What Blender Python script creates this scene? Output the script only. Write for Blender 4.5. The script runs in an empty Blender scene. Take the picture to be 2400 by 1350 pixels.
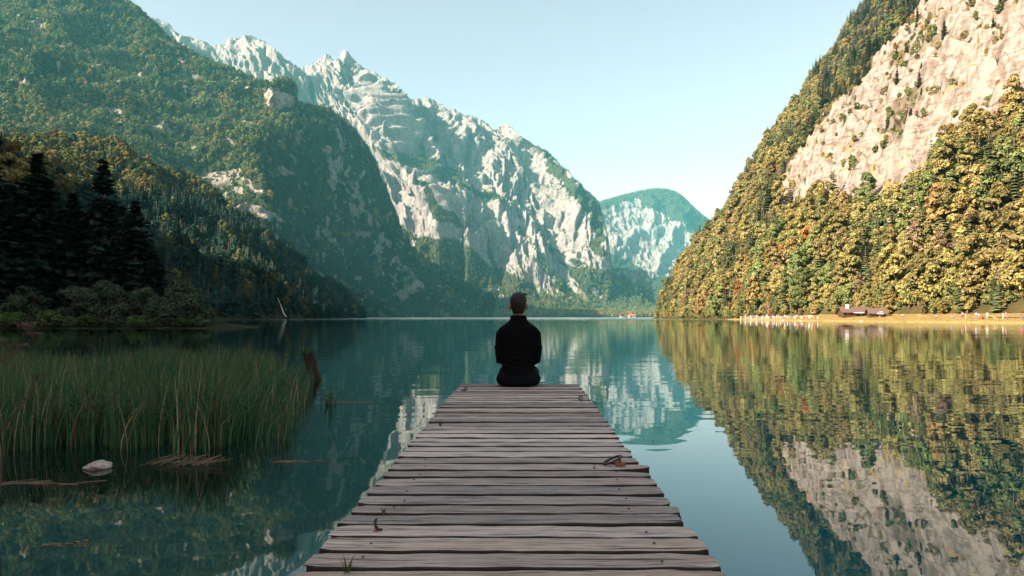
import bpy, bmesh, math, random
import numpy as np
from mathutils import Vector, Matrix

# ------------------------------------------------------------------ camera, sky, sun, exposure
SC = bpy.context.scene
COL = SC.collection
F = 1600.0          # focal length in photo pixels (24 mm on a 36 mm wide sensor)
HZ = 743.0          # photo row of the horizon
CZ = 1.4            # camera height above the lake

cam_d = bpy.data.cameras.new('camera')
cam_d.lens = 24.0; cam_d.sensor_width = 36.0
cam_d.shift_y = (HZ - 675.0) / 2400.0
cam_d.clip_start = 0.05; cam_d.clip_end = 60000.0
cam = bpy.data.objects.new('camera', cam_d); COL.objects.link(cam)
cam.location = (0, 0, CZ); cam.rotation_euler = (math.radians(90), 0, 0)
SC.camera = cam

SUN_EL = math.radians(32.0)
SUN_AZ = math.radians(243.0)     # compass angle of the sun, clockwise from +Y (the view direction)
to_sun = Vector((math.sin(SUN_AZ) * math.cos(SUN_EL), math.cos(SUN_AZ) * math.cos(SUN_EL), math.sin(SUN_EL)))

world = bpy.data.worlds.new('World'); SC.world = world
world.use_nodes = True
wn = world.node_tree; wn.nodes.clear()
w_out = wn.nodes.new('ShaderNodeOutputWorld'); w_bg = wn.nodes.new('ShaderNodeBackground')
w_sky = wn.nodes.new('ShaderNodeTexSky'); w_sky.sky_type = 'NISHITA'; w_sky.sun_disc = False
w_sky.sun_elevation = SUN_EL; w_sky.sun_rotation = SUN_AZ
w_sky.altitude = 600; w_sky.air_density = 1.0; w_sky.dust_density = 1.8; w_sky.ozone_density = 1.0
w_mul = wn.nodes.new('ShaderNodeMix'); w_mul.data_type = 'RGBA'; w_mul.blend_type = 'MULTIPLY'
w_mul.inputs[0].default_value = 1.0; w_mul.inputs[7].default_value = (1.30, 0.80, 0.60, 1)
wn.links.new(w_sky.outputs[0], w_mul.inputs[6]); wn.links.new(w_mul.outputs[2], w_bg.inputs[0])
wn.links.new(w_bg.outputs[0], w_out.inputs[0])
w_bg.inputs[1].default_value = 0.096

sun_d = bpy.data.lights.new('sun', 'SUN'); sun_d.energy = 5.0; sun_d.angle = math.radians(0.5)
sun_d.color = (1.0, 0.81, 0.63)
sun = bpy.data.objects.new('sun', sun_d); COL.objects.link(sun)
sun.rotation_euler = to_sun.to_track_quat('Z', 'Y').to_euler(); sun.location = (-300, -300, 500)

SC.view_settings.view_transform = 'Standard'; SC.view_settings.look = 'None'
SC.view_settings.exposure = 2.07; SC.view_settings.gamma = 1.0; SC.view_settings.use_curve_mapping = False
SC.render.engine = 'CYCLES'
cy = SC.cycles
cy.use_denoising = True
try: cy.denoiser = 'OPENIMAGEDENOISE'
except Exception: pass
cy.max_bounces = 5; cy.diffuse_bounces = 2; cy.glossy_bounces = 3; cy.transmission_bounces = 3
cy.transparent_max_bounces = 8; cy.volume_bounces = 0
cy.caustics_reflective = False; cy.caustics_refractive = False
cy.sample_clamp_indirect = 4.0

# ------------------------------------------------------------------ helpers
R = random.Random(7)
def P(px, py, d):
    """a point seen at photo pixel (px, py), d metres into the valley"""
    return np.array([(px - 1200.0) / F * d, d, CZ + (HZ - py) / F * d])
def pix(co):
    co = np.asarray(co); d = np.maximum(co[..., 1], 1e-3)
    return 1200.0 + co[..., 0] / d * F, HZ - (co[..., 2] - CZ) / d * F

def tag(o, label=None, cat=None, group=None, kind=None):
    if label: o['label'] = label
    if cat: o['category'] = cat
    if group: o['group'] = group
    if kind: o['kind'] = kind
    return o
def mesh_from(name, verts, faces, mats=(), smooth=False, mat_index=None):
    me = bpy.data.meshes.new(name)
    verts = np.asarray(verts, dtype=np.float32).reshape(-1, 3)
    if isinstance(faces, np.ndarray):
        nf, k = faces.shape
        me.vertices.add(len(verts)); me.vertices.foreach_set('co', verts.ravel())
        me.loops.add(nf * k); me.loops.foreach_set('vertex_index', faces.astype(np.int32).ravel())
        me.polygons.add(nf); me.polygons.foreach_set('loop_start', np.arange(nf, dtype=np.int32) * k)
        me.update(calc_edges=True)
    else:
        me.from_pydata([tuple(v) for v in verts], [], faces); me.update()
    for m in mats: me.materials.append(m)
    if mat_index is not None: me.polygons.foreach_set('material_index', np.asarray(mat_index, dtype=np.int32))
    if smooth: me.polygons.foreach_set('use_smooth', np.ones(len(me.polygons), dtype=bool))
    return me
def link(name, me, parent=None, loc=None):
    o = bpy.data.objects.new(name, me); COL.objects.link(o)
    if parent is not None: o.parent = parent
    if loc is not None: o.location = loc
    return o
def empty(name, loc=(0, 0, 0), rz=0.0):
    o = bpy.data.objects.new(name, None); COL.objects.link(o)
    o.location = loc; o.rotation_euler = (0, 0, rz); o.empty_display_size = 0.1
    return o
def fattr(me, name, vals):
    a = me.attributes.new(name, 'FLOAT', 'POINT'); a.data.foreach_set('value', np.asarray(vals, dtype=np.float32).ravel())

class MB:
    """collects shapes into one mesh"""
    def __init__(s): s.v = []; s.f = []; s.m = []
    def add(s, vs, fs, mi=0):
        b = len(s.v); s.v += [tuple(v) for v in vs]; s.f += [tuple(b + i for i in f) for f in fs]; s.m += [mi] * len(fs)
    def box(s, c, size, rz=0.0, mi=0, rx=0.0):
        hx, hy, hz = size[0] / 2, size[1] / 2, size[2] / 2
        M = Matrix.Translation(c) @ Matrix.Rotation(rz, 4, 'Z') @ Matrix.Rotation(rx, 4, 'X')
        vs = [M @ Vector((x, y, z)) for z in (-hz, hz) for y in (-hy, hy) for x in (-hx, hx)]
        s.add(vs, [(0, 2, 3, 1), (4, 5, 7, 6), (0, 1, 5, 4), (2, 6, 7, 3), (0, 4, 6, 2), (1, 3, 7, 5)], mi)
    def tube(s, pts, rad, n=8, mi=0, caps=True):
        pts = [Vector(p) for p in pts]; rings = []; vs = []
        up = None
        for i, p in enumerate(pts):
            t = (pts[min(i + 1, len(pts) - 1)] - pts[max(i - 1, 0)]).normalized()
            if up is None:
                up = Vector((0, 0, 1)) if abs(t.z) < 0.9 else Vector((1, 0, 0))
            a = t.cross(up).normalized(); b = a.cross(t).normalized(); up = b
            r = rad[i] if hasattr(rad, '__len__') else rad
            for k in range(n):
                w = 2 * math.pi * k / n
                vs.append(p + a * (r * math.cos(w)) + b * (r * math.sin(w)))
        fs = []
        for i in range(len(pts) - 1):
            for k in range(n):
                k2 = (k + 1) % n
                fs.append((i * n + k, i * n + k2, (i + 1) * n + k2, (i + 1) * n + k))
        if caps:
            fs.append(tuple(reversed(range(n)))); fs.append(tuple((len(pts) - 1) * n + k for k in range(n)))
        s.add(vs, fs, mi)
    def mesh(s, name, mats, smooth=False):
        return mesh_from(name, np.array(s.v), s.f, mats, smooth, s.m)
    def build(s, name, mats, parent=None, smooth=False, loc=None):
        if not isinstance(mats, (list, tuple)): mats = [mats]
        return link(name, s.mesh(name, mats, smooth), parent, loc)

# ---- numpy noise
def _hash(ix, iy, iz, seed):
    h = (ix * 374761393 + iy * 668265263 + iz * 2147483647 + seed * 974711) & 0xFFFFFFFF
    h = ((h ^ (h >> 13)) * 1274126177) & 0xFFFFFFFF
    h = ((h ^ (h >> 16)) * 2246822519) & 0xFFFFFFFF
    return ((h ^ (h >> 15)) & 0xFFFFFF) / float(0xFFFFFF)
_G = np.array([(1,1,0),(-1,1,0),(1,-1,0),(-1,-1,0),(1,0,1),(-1,0,1),(1,0,-1),(-1,0,-1),(0,1,1),(0,-1,1),(0,1,-1),(0,-1,-1)], dtype=np.float64)
def vnoise(p, seed=0):
    """gradient noise, about -1..1"""
    p = np.asarray(p, dtype=np.float64); i = np.floor(p).astype(np.int64); f = p - i
    w = f * f * f * (f * (f * 6 - 15) + 10)
    out = 0.0
    for dx in (0, 1):
        wx = w[..., 0] if dx else 1 - w[..., 0]
        for dy in (0, 1):
            wy = w[..., 1] if dy else 1 - w[..., 1]
            for dz in (0, 1):
                wz = w[..., 2] if dz else 1 - w[..., 2]
                g = _G[np.minimum((_hash(i[..., 0] + dx, i[..., 1] + dy, i[..., 2] + dz, seed) * 12).astype(int), 11)]
                out = out + wx * wy * wz * (g[..., 0] * (f[..., 0] - dx) + g[..., 1] * (f[..., 1] - dy) + g[..., 2] * (f[..., 2] - dz))
    return out * 1.35
def fbm(p, octv=5, seed=0, gain=0.5, lac=2.07):
    a, s, t = 1.0, 0.0, 0.0; p = np.asarray(p, dtype=np.float64)
    for k in range(octv):
        s = s + a * vnoise(p, seed + k * 17); t += a; a *= gain; p = p * lac + 13.7
    return s / t
def ridged(p, octv=5, seed=0, gain=0.5, lac=2.1):
    a, s, t = 1.0, 0.0, 0.0; p = np.asarray(p, dtype=np.float64); w = 1.0
    for k in range(octv):
        n = np.clip(1.0 - np.abs(vnoise(p, seed + k * 31)) * 1.2, 0, 1); n = n * n
        s = s + a * n * w; t += a; w = np.clip(n * 1.6, 0.25, 1); a *= gain; p = p * lac + 7.3
    return s / t
def sstep(a, b, x):
    t = np.clip((x - a) / (b - a), 0, 1); return t * t * (3 - 2 * t)
def inpoly(px, py, poly):
    ins = np.zeros(px.shape, dtype=bool); n = len(poly)
    for i in range(n):
        x1, y1 = poly[i]; x2, y2 = poly[(i + 1) % n]
        if y1 == y2: continue
        c = ((y1 > py) != (y2 > py)) & (px < (x2 - x1) * (py - y1) / (y2 - y1) + x1)
        ins ^= c
    return ins
def segdist(px, py, line):
    """distance to a polyline and the signed side (positive on its right as drawn downwards)"""
    best = np.full(px.shape, 1e9); side = np.zeros(px.shape)
    for (x1, y1), (x2, y2) in zip(line[:-1], line[1:]):
        dx, dy = x2 - x1, y2 - y1; L2 = dx * dx + dy * dy
        t = np.clip(((px - x1) * dx + (py - y1) * dy) / L2, 0, 1)
        d = np.hypot(px - x1 - t * dx, py - y1 - t * dy)
        s = np.sign(dy * (px - x1) - dx * (py - y1))
        m = d < best; best = np.where(m, d, best); side = np.where(m, s, side)
    return best, side
def catmull(ctrl, n):
    """resample control points (k, ..., 3) along axis 0 to n samples"""
    ctrl = np.asarray(ctrl, dtype=np.float64); k = ctrl.shape[0]
    t = np.linspace(0, k - 1, n); i = np.minimum(t.astype(int), k - 2); f = (t - i).reshape((-1,) + (1,) * (ctrl.ndim - 1))
    p0 = ctrl[np.maximum(i - 1, 0)]; p1 = ctrl[i]; p2 = ctrl[i + 1]; p3 = ctrl[np.minimum(i + 2, k - 1)]
    m1 = (p2 - p0) * 0.40; m2 = (p3 - p1) * 0.40
    return (2 * f**3 - 3 * f**2 + 1) * p1 + (f**3 - 2 * f**2 + f) * m1 + (-2 * f**3 + 3 * f**2) * p2 + (f**3 - f**2) * m2
def loft(rows, nu, nv):
    g = np.array([[P(*p) for p in r] for r in rows])          # rows x cols x 3
    g = catmull(g, nv); g = catmull(np.swapaxes(g, 0, 1), nu)
    return np.swapaxes(g, 0, 1)                               # nv x nu x 3
def grid_normals(g):
    du = np.gradient(g, axis=1); dv = np.gradient(g, axis=0)
    n = np.cross(dv, du); n /= np.maximum(np.linalg.norm(n, axis=-1, keepdims=True), 1e-9)
    return n
def grid_faces(nv, nu):
    i = np.arange(nv - 1)[:, None] * nu + np.arange(nu - 1)[None, :]
    return np.stack([i, i + nu, i + nu + 1, i + 1], -1).reshape(-1, 4)

# ---- materials
def mat(name):
    m = bpy.data.materials.new(name); m.use_nodes = True; nt = m.node_tree; nt.nodes.clear()
    return m, nt
def N(nt, t, **kw):
    n = nt.nodes.new(t)
    for k, v in kw.items():
        if k.startswith('i_'):
            key = k[2:]; key = int(key) if key.isdigit() else key.replace('_', ' ')
            n.inputs[key].default_value = v
        else: setattr(n, k, v)
    return n
def L(nt, a, b): nt.links.new(a, b)
def ramp(nt, fac, stops, interp='LINEAR'):
    r = N(nt, 'ShaderNodeValToRGB'); r.color_ramp.interpolation = interp; e = r.color_ramp.elements
    while len(e) < len(stops): e.new(0.5)
    for el, (p, c) in zip(e, stops):
        el.position = p; el.color = (c[0], c[1], c[2], 1) if hasattr(c, '__len__') else (c, c, c, 1)
    if fac is not None: L(nt, fac, r.inputs[0])
    return r.outputs[0]
def mixc(nt, fac, a, b, mode='MIX'):
    m = N(nt, 'ShaderNodeMix', data_type='RGBA', blend_type=mode)
    for s, v in ((0, fac), (6, a), (7, b)):
        if isinstance(v, bpy.types.NodeSocket): L(nt, v, m.inputs[s])
        elif s == 0: m.inputs[0].default_value = v
        else: m.inputs[s].default_value = (v[0], v[1], v[2], 1)
    return m.outputs[2]
def math_n(nt, op, a, b=0.0, c=None):
    m = N(nt, 'ShaderNodeMath', operation=op)
    for s, v in enumerate((a, b) if c is None else (a, b, c)):
        if isinstance(v, bpy.types.NodeSocket): L(nt, v, m.inputs[s])
        else: m.inputs[s].default_value = v
    return m.outputs[0]
def noise_n(nt, vec, scale, detail=4, rough=0.55, sx=1, sy=1, sz=1, dist=0.0):
    if (sx, sy, sz) != (1, 1, 1):
        mp = N(nt, 'ShaderNodeMapping'); mp.inputs['Scale'].default_value = (sx, sy, sz); L(nt, vec, mp.inputs[0]); vec = mp.outputs[0]
    n = N(nt, 'ShaderNodeTexNoise'); n.inputs['Scale'].default_value = scale; n.inputs['Detail'].default_value = detail
    n.inputs['Roughness'].default_value = rough; n.inputs['Distortion'].default_value = dist
    L(nt, vec, n.inputs['Vector']); return n.outputs[0]
def principled(nt, color, rough=0.8, spec=0.2, normal=None, **kw):
    b = N(nt, 'ShaderNodeBsdfPrincipled'); o = N(nt, 'ShaderNodeOutputMaterial')
    if isinstance(color, bpy.types.NodeSocket): L(nt, color, b.inputs['Base Color'])
    else: b.inputs['Base Color'].default_value = (*color, 1)
    if isinstance(rough, bpy.types.NodeSocket): L(nt, rough, b.inputs['Roughness'])
    else: b.inputs['Roughness'].default_value = rough
    b.inputs['Specular IOR Level'].default_value = spec
    for k, v in kw.items(): b.inputs[k.replace('_', ' ')].default_value = v
    if normal is not None: L(nt, normal, b.inputs['Normal'])
    L(nt, b.outputs[0], o.inputs[0]); return b
def bump(nt, h, strength=0.5, dist=0.1, normal=None):
    b = N(nt, 'ShaderNodeBump'); b.inputs['Strength'].default_value = strength; b.inputs['Distance'].default_value = dist
    L(nt, h, b.inputs['Height'])
    if normal is not None: L(nt, normal, b.inputs['Normal'])
    return b.outputs[0]
def pos(nt): return N(nt, 'ShaderNodeNewGeometry').outputs['Position']
def simple_mat(name, color, rough=0.7, spec=0.3, var=0.25, scale=6.0, bmp=0.0, metallic=0.0):
    m, nt = mat(name); tc = N(nt, 'ShaderNodeTexCoord').outputs['Object']
    n = noise_n(nt, tc, scale, 4)
    c = mixc(nt, n, [x * (1 - var) for x in color], [min(1, x * (1 + var)) for x in color])
    nm = bump(nt, n, bmp, 0.02) if bmp else None
    principled(nt, c, rough, spec, nm, Metallic=metallic)
    return m
# ------------------------------------------------------------------ terrain materials
def terrain_mat(name, rock_a, rock_b, crack, grass, floor, s, strata=False):
    """limestone with grass and forest floor; s = size of the smallest crags in metres"""
    m, nt = mat(name); p = pos(nt)
    big = noise_n(nt, p, 0.09 / s, 5, 0.6)
    fine = noise_n(nt, p, 0.55 / s, 6, 0.68)
    streak = noise_n(nt, p, 0.5 / s, 5, 0.6, 1, 1, 0.16)
    c = mixc(nt, ramp(nt, big, [(0.38, 0), (0.62, 1)]), rock_a, rock_b)
    c = mixc(nt, ramp(nt, streak, [(0.36, 0.8), (0.53, 0)]), c, crack)
    c = mixc(nt, ramp(nt, fine, [(0.36, 0.85), (0.52, 0)]), c, crack)
    if strata:
        st = noise_n(nt, p, 0.9 / s, 4, 0.6, 0.10, 0.10, 1.6, 1.4)
        c = mixc(nt, ramp(nt, st, [(0.35, 0.8), (0.455, 0)]), c, crack)
        c = mixc(nt, ramp(nt, noise_n(nt, p, 0.05 / s, 3), [(0.60, 0), (0.74, 0.65)]), c, (0.46, 0.26, 0.16))
    ga = N(nt, 'ShaderNodeAttribute', attribute_name='grass').outputs['Fac']
    va = N(nt, 'ShaderNodeAttribute', attribute_name='veg').outputs['Fac']
    g2 = math_n(nt, 'ADD', ga, math_n(nt, 'MULTIPLY', math_n(nt, 'SUBTRACT', fine, 0.5), 1.6))
    c = mixc(nt, ramp(nt, g2, [(0.42, 0), (0.60, 1)]), c, mixc(nt, fine, [x * 0.7 for x in grass], [min(1, x * 1.35) for x in grass]))
    v2 = math_n(nt, 'ADD', va, math_n(nt, 'MULTIPLY', math_n(nt, 'SUBTRACT', fine, 0.5), 0.8))
    c = mixc(nt, ramp(nt, v2, [(0.40, 0), (0.60, 1)]), c, mixc(nt, streak, [x * 0.5 for x in floor], [x * 1.5 for x in floor]))
    h = math_n(nt, 'ADD', math_n(nt, 'MULTIPLY', fine, 0.6), math_n(nt, 'MULTIPLY', streak, 0.8))
    principled(nt, c, 0.95, 0.05, bump(nt, h, 0.9, s * 1.3))
    return m
M_FAR = terrain_mat('limestone_far', (0.285, 0.272, 0.265), (0.235, 0.228, 0.224), (0.115, 0.116, 0.118), (0.1394, 0.1312, 0.0615), (0.0369, 0.0451, 0.0246), 9.0)
M_LEFT = terrain_mat('limestone_left', (0.323, 0.2975, 0.272), (0.238, 0.2295, 0.2125), (0.102, 0.102, 0.0978), (0.102, 0.1105, 0.0425), (0.0298, 0.0382, 0.017), 5.0)
M_BANK = None
M_RIGHT = terrain_mat('limestone_right', (0.328, 0.284, 0.244), (0.272, 0.244, 0.22), (0.104, 0.084, 0.068), (0.264, 0.196, 0.076), (0.068, 0.06, 0.024), 2.4, True)

def terrain(name, g, material, veg, grass, label):
    nv, nu, _ = g.shape
    me = mesh_from(name, g.reshape(-1, 3), grid_faces(nv, nu), [material], True)
    fattr(me, 'veg', veg); fattr(me, 'grass', grass)
    o = link(name, me); tag(o, label, None, None, 'structure')
    return o
def tents(px, py, lines):
    """ribs of rock: (polyline, half width on the lit side, on the far side, height)"""
    d = np.zeros(px.shape)
    for line, wl, wr, amp in lines:
        dist, side = segdist(px, py, line)
        w = np.where(side > 0, wr, wl)
        t = np.clip(1 - dist / w, 0, 1)
        d = np.maximum(d, amp * t)
    return d

# ------------------------------------------------------------------ far massif (ridge 4 km away)
ridge = [(60, -130, 4000), (200, -55, 4050), (270, 2, 4080), (345, 38, 4100), (398, 60, 4120), (412, 82, 4120), (470, 96, 4150), (500, 112, 4150), (535, 96, 4170), (582, 84, 4200),
         (622, 102, 4220), (668, 140, 4230), (706, 162, 4250), (740, 146, 4260), (765, 132, 4270), (788, 138, 4270), (806, 118, 4280), (850, 164, 4300), (905, 182, 4320),
         (940, 214, 4330), (968, 243, 4340), (995, 230, 4350), (1045, 256, 4370), (1100, 274, 4390), (1130, 284, 4400), (1158, 306, 4400), (1186, 294, 4410),
         (1230, 330, 4420), (1290, 368, 4440), (1330, 408, 4450), (1372, 452, 4460), (1404, 482, 4470), (1424, 560, 4480), (1432, 640, 4490)]
nrd = len(ridge)
tt = np.linspace(0, 1, nrd)
rows = []
back = [(p[0] + 30, p[1] + 170, p[2] + 500) for p in ridge]
rows.append(back); rows.append(ridge)
for fp, fd in ((0.22, 0.11), (0.48, 0.32), (0.74, 0.60), (0.91, 0.84), (1.0, 1.0)):
    row = []
    for t, (x, y, d) in zip(tt, ridge):
        bx = 640 + 930 * t; by = 736; bd = 2560 + 330 * t
        row.append((x + (bx - x) * fp ** 1.05, y + (by - y) * fp, d + (bd - d) * fd))
    rows.append(row)
NU, NV = 760, 430
gM = loft(rows, NU, NV)
nM = grid_normals(gM); pxM, pyM = pix(gM)
vv = np.linspace(0, len(rows) - 1, NV)[:, None] * np.ones((1, NU))     # 0 back, 1 ridge ... 6 base
amp = sstep(0.55, 1.0, vv) * (1 - 0.75 * sstep(3.6, 5.4, vv))
wob = fbm(gM / 420.0, 4, 3) * 26.0
wob2 = fbm(gM / 300.0 + 31, 4, 4) * 26.0
ribs = [([(585, 84), (600, 130), (640, 190)], 60, 34, 90), ([(632, 108), (640, 150), (690, 215)], 22, 46, 120),
        ([(806, 118), (800, 180), (830, 260)], 60, 46, 110), ([(770, 132), (760, 200), (790, 290)], 40, 30, 60), ([(850, 164), (862, 230), (850, 300), (880, 350)], 40, 34, 70),
        ([(955, 200), (922, 250), (900, 305), (890, 370)], 66, 80, 190), ([(995, 230), (985, 290), (1000, 345)], 16, 40, 80),
        ([(1045, 256), (1040, 310), (1075, 365)], 40, 40, 100), ([(1100, 276), (1092, 330), (1100, 390)], 34, 62, 130), ([(1158, 306), (1150, 370), (1165, 430)], 40, 30, 70),
        ([(1186, 294), (1200, 360), (1220, 430), (1270, 520)], 60, 44, 110),
        ([(880, 350), (905, 400), (930, 470), (965, 540), (1010, 590)], 110, 170, 300),
        ([(1130, 420), (1100, 470), (1120, 530), (1160, 590), (1220, 650)], 46, 190, 120),
        ([(1290, 380), (1315, 450), (1350, 540), (1385, 620)], 100, 90, 230), ([(1250, 430), (1290, 520), (1330, 600)], 50, 60, 100)]
disp = tents(pxM + wob, pyM + wob2, ribs) * (1 - sstep(4.6, 5.8, vv)) * sstep(1.0, 1.5, vv) * (1 - 0.5 * sstep(1250, 1350, pxM) * sstep(2.2, 1.4, vv))
q = gM * np.array([1.0, 0.36, 0.34])
disp = disp + (ridged(q / 330.0 + 5, 4, 11, 0.5) - 0.45) * 120 * amp
q2 = gM * np.array([1.0, 0.34, 0.32])
disp = disp + (ridged(q2 / 80.0, 4, 23, 0.62) - 0.45) * 60 * amp + (ridged(gM / np.array([34.0, 60.0, 60.0]), 3, 24, 0.6) - 0.45) * 20 * amp
uu = np.linspace(0, 1, NU)[None, :] * np.ones((NV, 1))
gu = np.stack([uu * 34 + fbm(gM / 360.0, 3, 27) * 0.8, vv * 1.1 + fbm(gM / 300.0 + 3, 3, 28) * 0.5, 0 * uu], -1)
rid = np.clip(1 - np.abs(vnoise(gu, 33)), 0, 1); gul = rid ** 1.5 + 0.5 * np.clip(1 - np.abs(vnoise(gu * np.array([2.6, 1.8, 1]) + 9, 34)), 0, 1) ** 1.5
disp = disp + (gul - 0.75) * 95 * amp * (1 - 0.6 * sstep(3.4, 4.6, vv))
gM2 = gM + nM * disp[..., None]
# keep the skyline close to its line: near the ridge shift by a smaller amount, mostly sideways and up
kr = sstep(1.7, 1.05, vv)[..., None] * sstep(0.0, 1.0, vv)[..., None]
jag = ((ridged(gM / np.array([95.0, 95.0, 400.0]), 4, 41, 0.6) - 0.45) * 60 + fbm(gM / 28.0, 3, 9) * 14)[..., None] * np.array([0.0, 0.0, 1.0])
gM = gM2 * (1 - kr) + (gM + jag) * kr
pxM, pyM = pix(gM)
sky_y = np.interp(pxM, [p[0] for p in ridge], [p[1] for p in ridge]) - 5 + 9 * fbm(np.stack([pxM / 22.0, 0 * pxM, 0 * pxM], -1), 3, 44)
gM[..., 2] = np.where((pyM < sky_y) & (pxM > 240), CZ + (HZ - sky_y) / F * gM[..., 1], gM[..., 2])
pxM, pyM = pix(gM)
nM = grid_normals(gM)
wx, wy = pxM + fbm(gM / 130.0, 4, 71) * 26, pyM + fbm(gM / 130.0 + 9, 4, 72) * 20
M_forest_polys = [[(560, 480), (900, 500), (960, 545), (1000, 548), (1060, 560), (1110, 590), (1150, 625), (1195, 642), (1250, 668), (1300, 690), (1380, 712), (1500, 735), (1500, 800), (500, 800)],
                  [(1215, 525), (1260, 545), (1310, 600), (1370, 620), (1440, 640), (1560, 700), (1600, 800), (1380, 745), (1330, 690), (1270, 620)],
                  [(1190, 640), (1300, 690), (1420, 690), (1560, 700), (1560, 760), (1190, 760)],
                  [(1255, 345), (1300, 376), (1405, 480), (1424, 600), (1395, 600), (1375, 500), (1320, 430)],
                  [(880, 345), (960, 362), (1010, 372), (1080, 410), (1130, 440), (1190, 470), (1180, 482), (1110, 452), (1040, 425), (985, 392), (900, 372)],
                  [(960, 395), (1010, 440), (1060, 490), (1090, 540), (1060, 530), (1000, 470)]]
M_scree_polys = [[(1205, 505), (1228, 508), (1300, 600), (1385, 705), (1370, 708), (1280, 620)], [(1090, 560), (1120, 575), (1196, 640), (1180, 640)],
                 [(1290, 590), (1300, 588), (1350, 625), (1340, 630)]]
vegM = np.zeros(pxM.shape)
for k, pl in enumerate(M_forest_polys):
    vegM = np.maximum(vegM, inpoly(wx, wy, pl) * (1.0 if k < 3 else 0.75))
for pl in M_scree_polys: vegM = np.where(inpoly(pxM + (wx - pxM) * 0.35, pyM + (wy - pyM) * 0.35, pl), 0.0, vegM)
patch = fbm(gM / 90.0, 4, 81)
vegM = np.where((vegM == 0) & (patch > 0.16) & (pyM > 430 + 0.12 * (1300 - pxM)) & (nM[..., 2] > 0.35), 0.42, vegM)
vegM = np.where((vegM > 0.9) & (patch < -0.36) & (pyM < 700), 0.25, vegM)
vegM = np.where(pyM > 712, 1.0, vegM)
grassM = sstep(0.50, 0.80, nM[..., 2]) * 0.62 * sstep(230, 430, pyM) + sstep(0.05, 0.3, fbm(gM / 60.0, 3, 91)) * 0.15
terrain('mountain', gM, M_FAR, vegM, grassM, 'jagged pale limestone massif with bare summits and wooded foot across the lake')

# ------------------------------------------------------------------ rounded wooded hill behind the massif
hr = [(x, y_, d * 1.42) for (x, y_, d) in [(1250, 560, 5000), (1340, 510, 5100), (1405, 478, 5200), (1450, 462, 5250), (1500, 450, 5280), (1545, 444, 5300), (1590, 455, 5300), (1640, 500, 5280), (1672, 524, 5260), (1720, 575, 5240), (1800, 640, 5200)]]
hb = [(p[0] + 10, p[1] + 60, p[2] + 700) for p in hr]
h1 = [(p[0], p[1] + (30 if 3 <= i <= 8 else 15), p[2] - 310) for i, p in enumerate(hr)]
h2 = [(x, 600 + 0.1 * (x - 1400), 6700) for x in np.linspace(1310, 1790, 11)]
h3 = [(x, 668, 6200) for x in np.linspace(1330, 1790, 11)]
h4 = [(x, 738, 4900) for x in np.linspace(1340, 1790, 11)]
gH = loft([hb, hr, h1, h2, h3, h4], 300, 220)
nH = grid_normals(gH); vH = np.linspace(0, 5, 220)[:, None] * np.ones((1, 300))
q = gH.copy(); q[..., 2] *= 0.35
dH = ((ridged(q / 330.0, 5, 51, 0.55) - 0.45) * 130 + fbm(gH / 56.0, 4, 52) * 26) * sstep(1.3, 2.0, vH) * (1 - 0.8 * sstep(3.6, 4.6, vH))
gH = gH + nH * (dH * 1.35)[..., None]
pxH, pyH = pix(gH); nH = grid_normals(gH)
wx, wy = pxH + fbm(gH / 220.0, 4, 55) * 26, pyH + fbm(gH / 160.0 + 5, 4, 56) * 22
vegH = np.zeros(pxH.shape)
rockH = inpoly(wx, wy, [(1404, 500), (1450, 480), (1490, 478), (1520, 490), (1560, 500), (1600, 530), (1650, 570), (1660, 640), (1600, 640), (1560, 645), (1520, 655), (1480, 612), (1425, 596), (1408, 560)])
vegH = np.where(rockH, np.where(fbm(gH / 130.0, 4, 57) > 0.22, 0.45, 0.0), 1.0)
terrain('mountain_hill', gH, M_FAR, vegH, np.full(pxH.shape, 0.2), 'rounded hill with a pale cliff below its wooded top')

# ------------------------------------------------------------------ left mountain (1.2 to 2 km)
# columns follow the skyline from beyond the frame's left edge to the nose at the lake
L_ridge = [(-900, -420, 2300), (-500, -330, 2260), (-200, -230, 2200), (0, -120, 2150), (150, -70, 2110), (280, -2, 2060), (360, 62, 2030), (432, 118, 2010), (520, 160, 1990), (605, 195, 1970), (655, 215, 1960), (700, 250, 2020), (800, 283, 2200), (850, 342, 2300), (892, 430, 2340), (925, 510, 2350), (955, 578, 2350), (1000, 624, 2330), (1080, 682, 2290), (1158, 724, 2240)]
L_back = [(p[0] - 40, p[1] + 200, p[2] + 600) for p in L_ridge]
L_up = [(-900, -180, 2000), (-500, -150, 1980), (-200, -90, 1950), (0, 0, 1920), (120, 50, 1890), (240, 110, 1860), (310, 160, 1840), (375, 205, 1820), (450, 240, 1800), (520, 265, 1785), (570, 280, 1775), (620, 292, 1770), (700, 308, 1830), (775, 352, 2000), (830, 430, 2120), (870, 510, 2170), (905, 575, 2190), (960, 630, 2200), (1060, 686, 2190), (1150, 727, 2180)]
L_crest = [(-900, 60, 1700), (-500, 50, 1690), (-200, 60, 1670), (-20, 110, 1650), (100, 150, 1640), (200, 195, 1625), (265, 240, 1615), (320, 270, 1605), (390, 295, 1600), (460, 310, 1595), (540, 318, 1590), (600, 322, 1590), (665, 352, 1690), (720, 410, 1830), (770, 490, 1950), (810, 560, 2010), (850, 615, 2050), (915, 660, 2080), (1030, 702, 2100), (1140, 731, 2110)]
L_mid = [(-900, 260, 1480), (-500, 250, 1470), (-200, 240, 1460), (-20, 250, 1450), (90, 270, 1445), (180, 300, 1440), (240, 340, 1435), (300, 370, 1430), (370, 395, 1430), (450, 410, 1430), (540, 425, 1440), (625, 440, 1455), (650, 480, 1560), (690, 550, 1700), (735, 610, 1820), (775, 650, 1900), (820, 680, 1950), (890, 705, 1990), (1010, 722, 2020), (1130, 736, 2050)]
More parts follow.
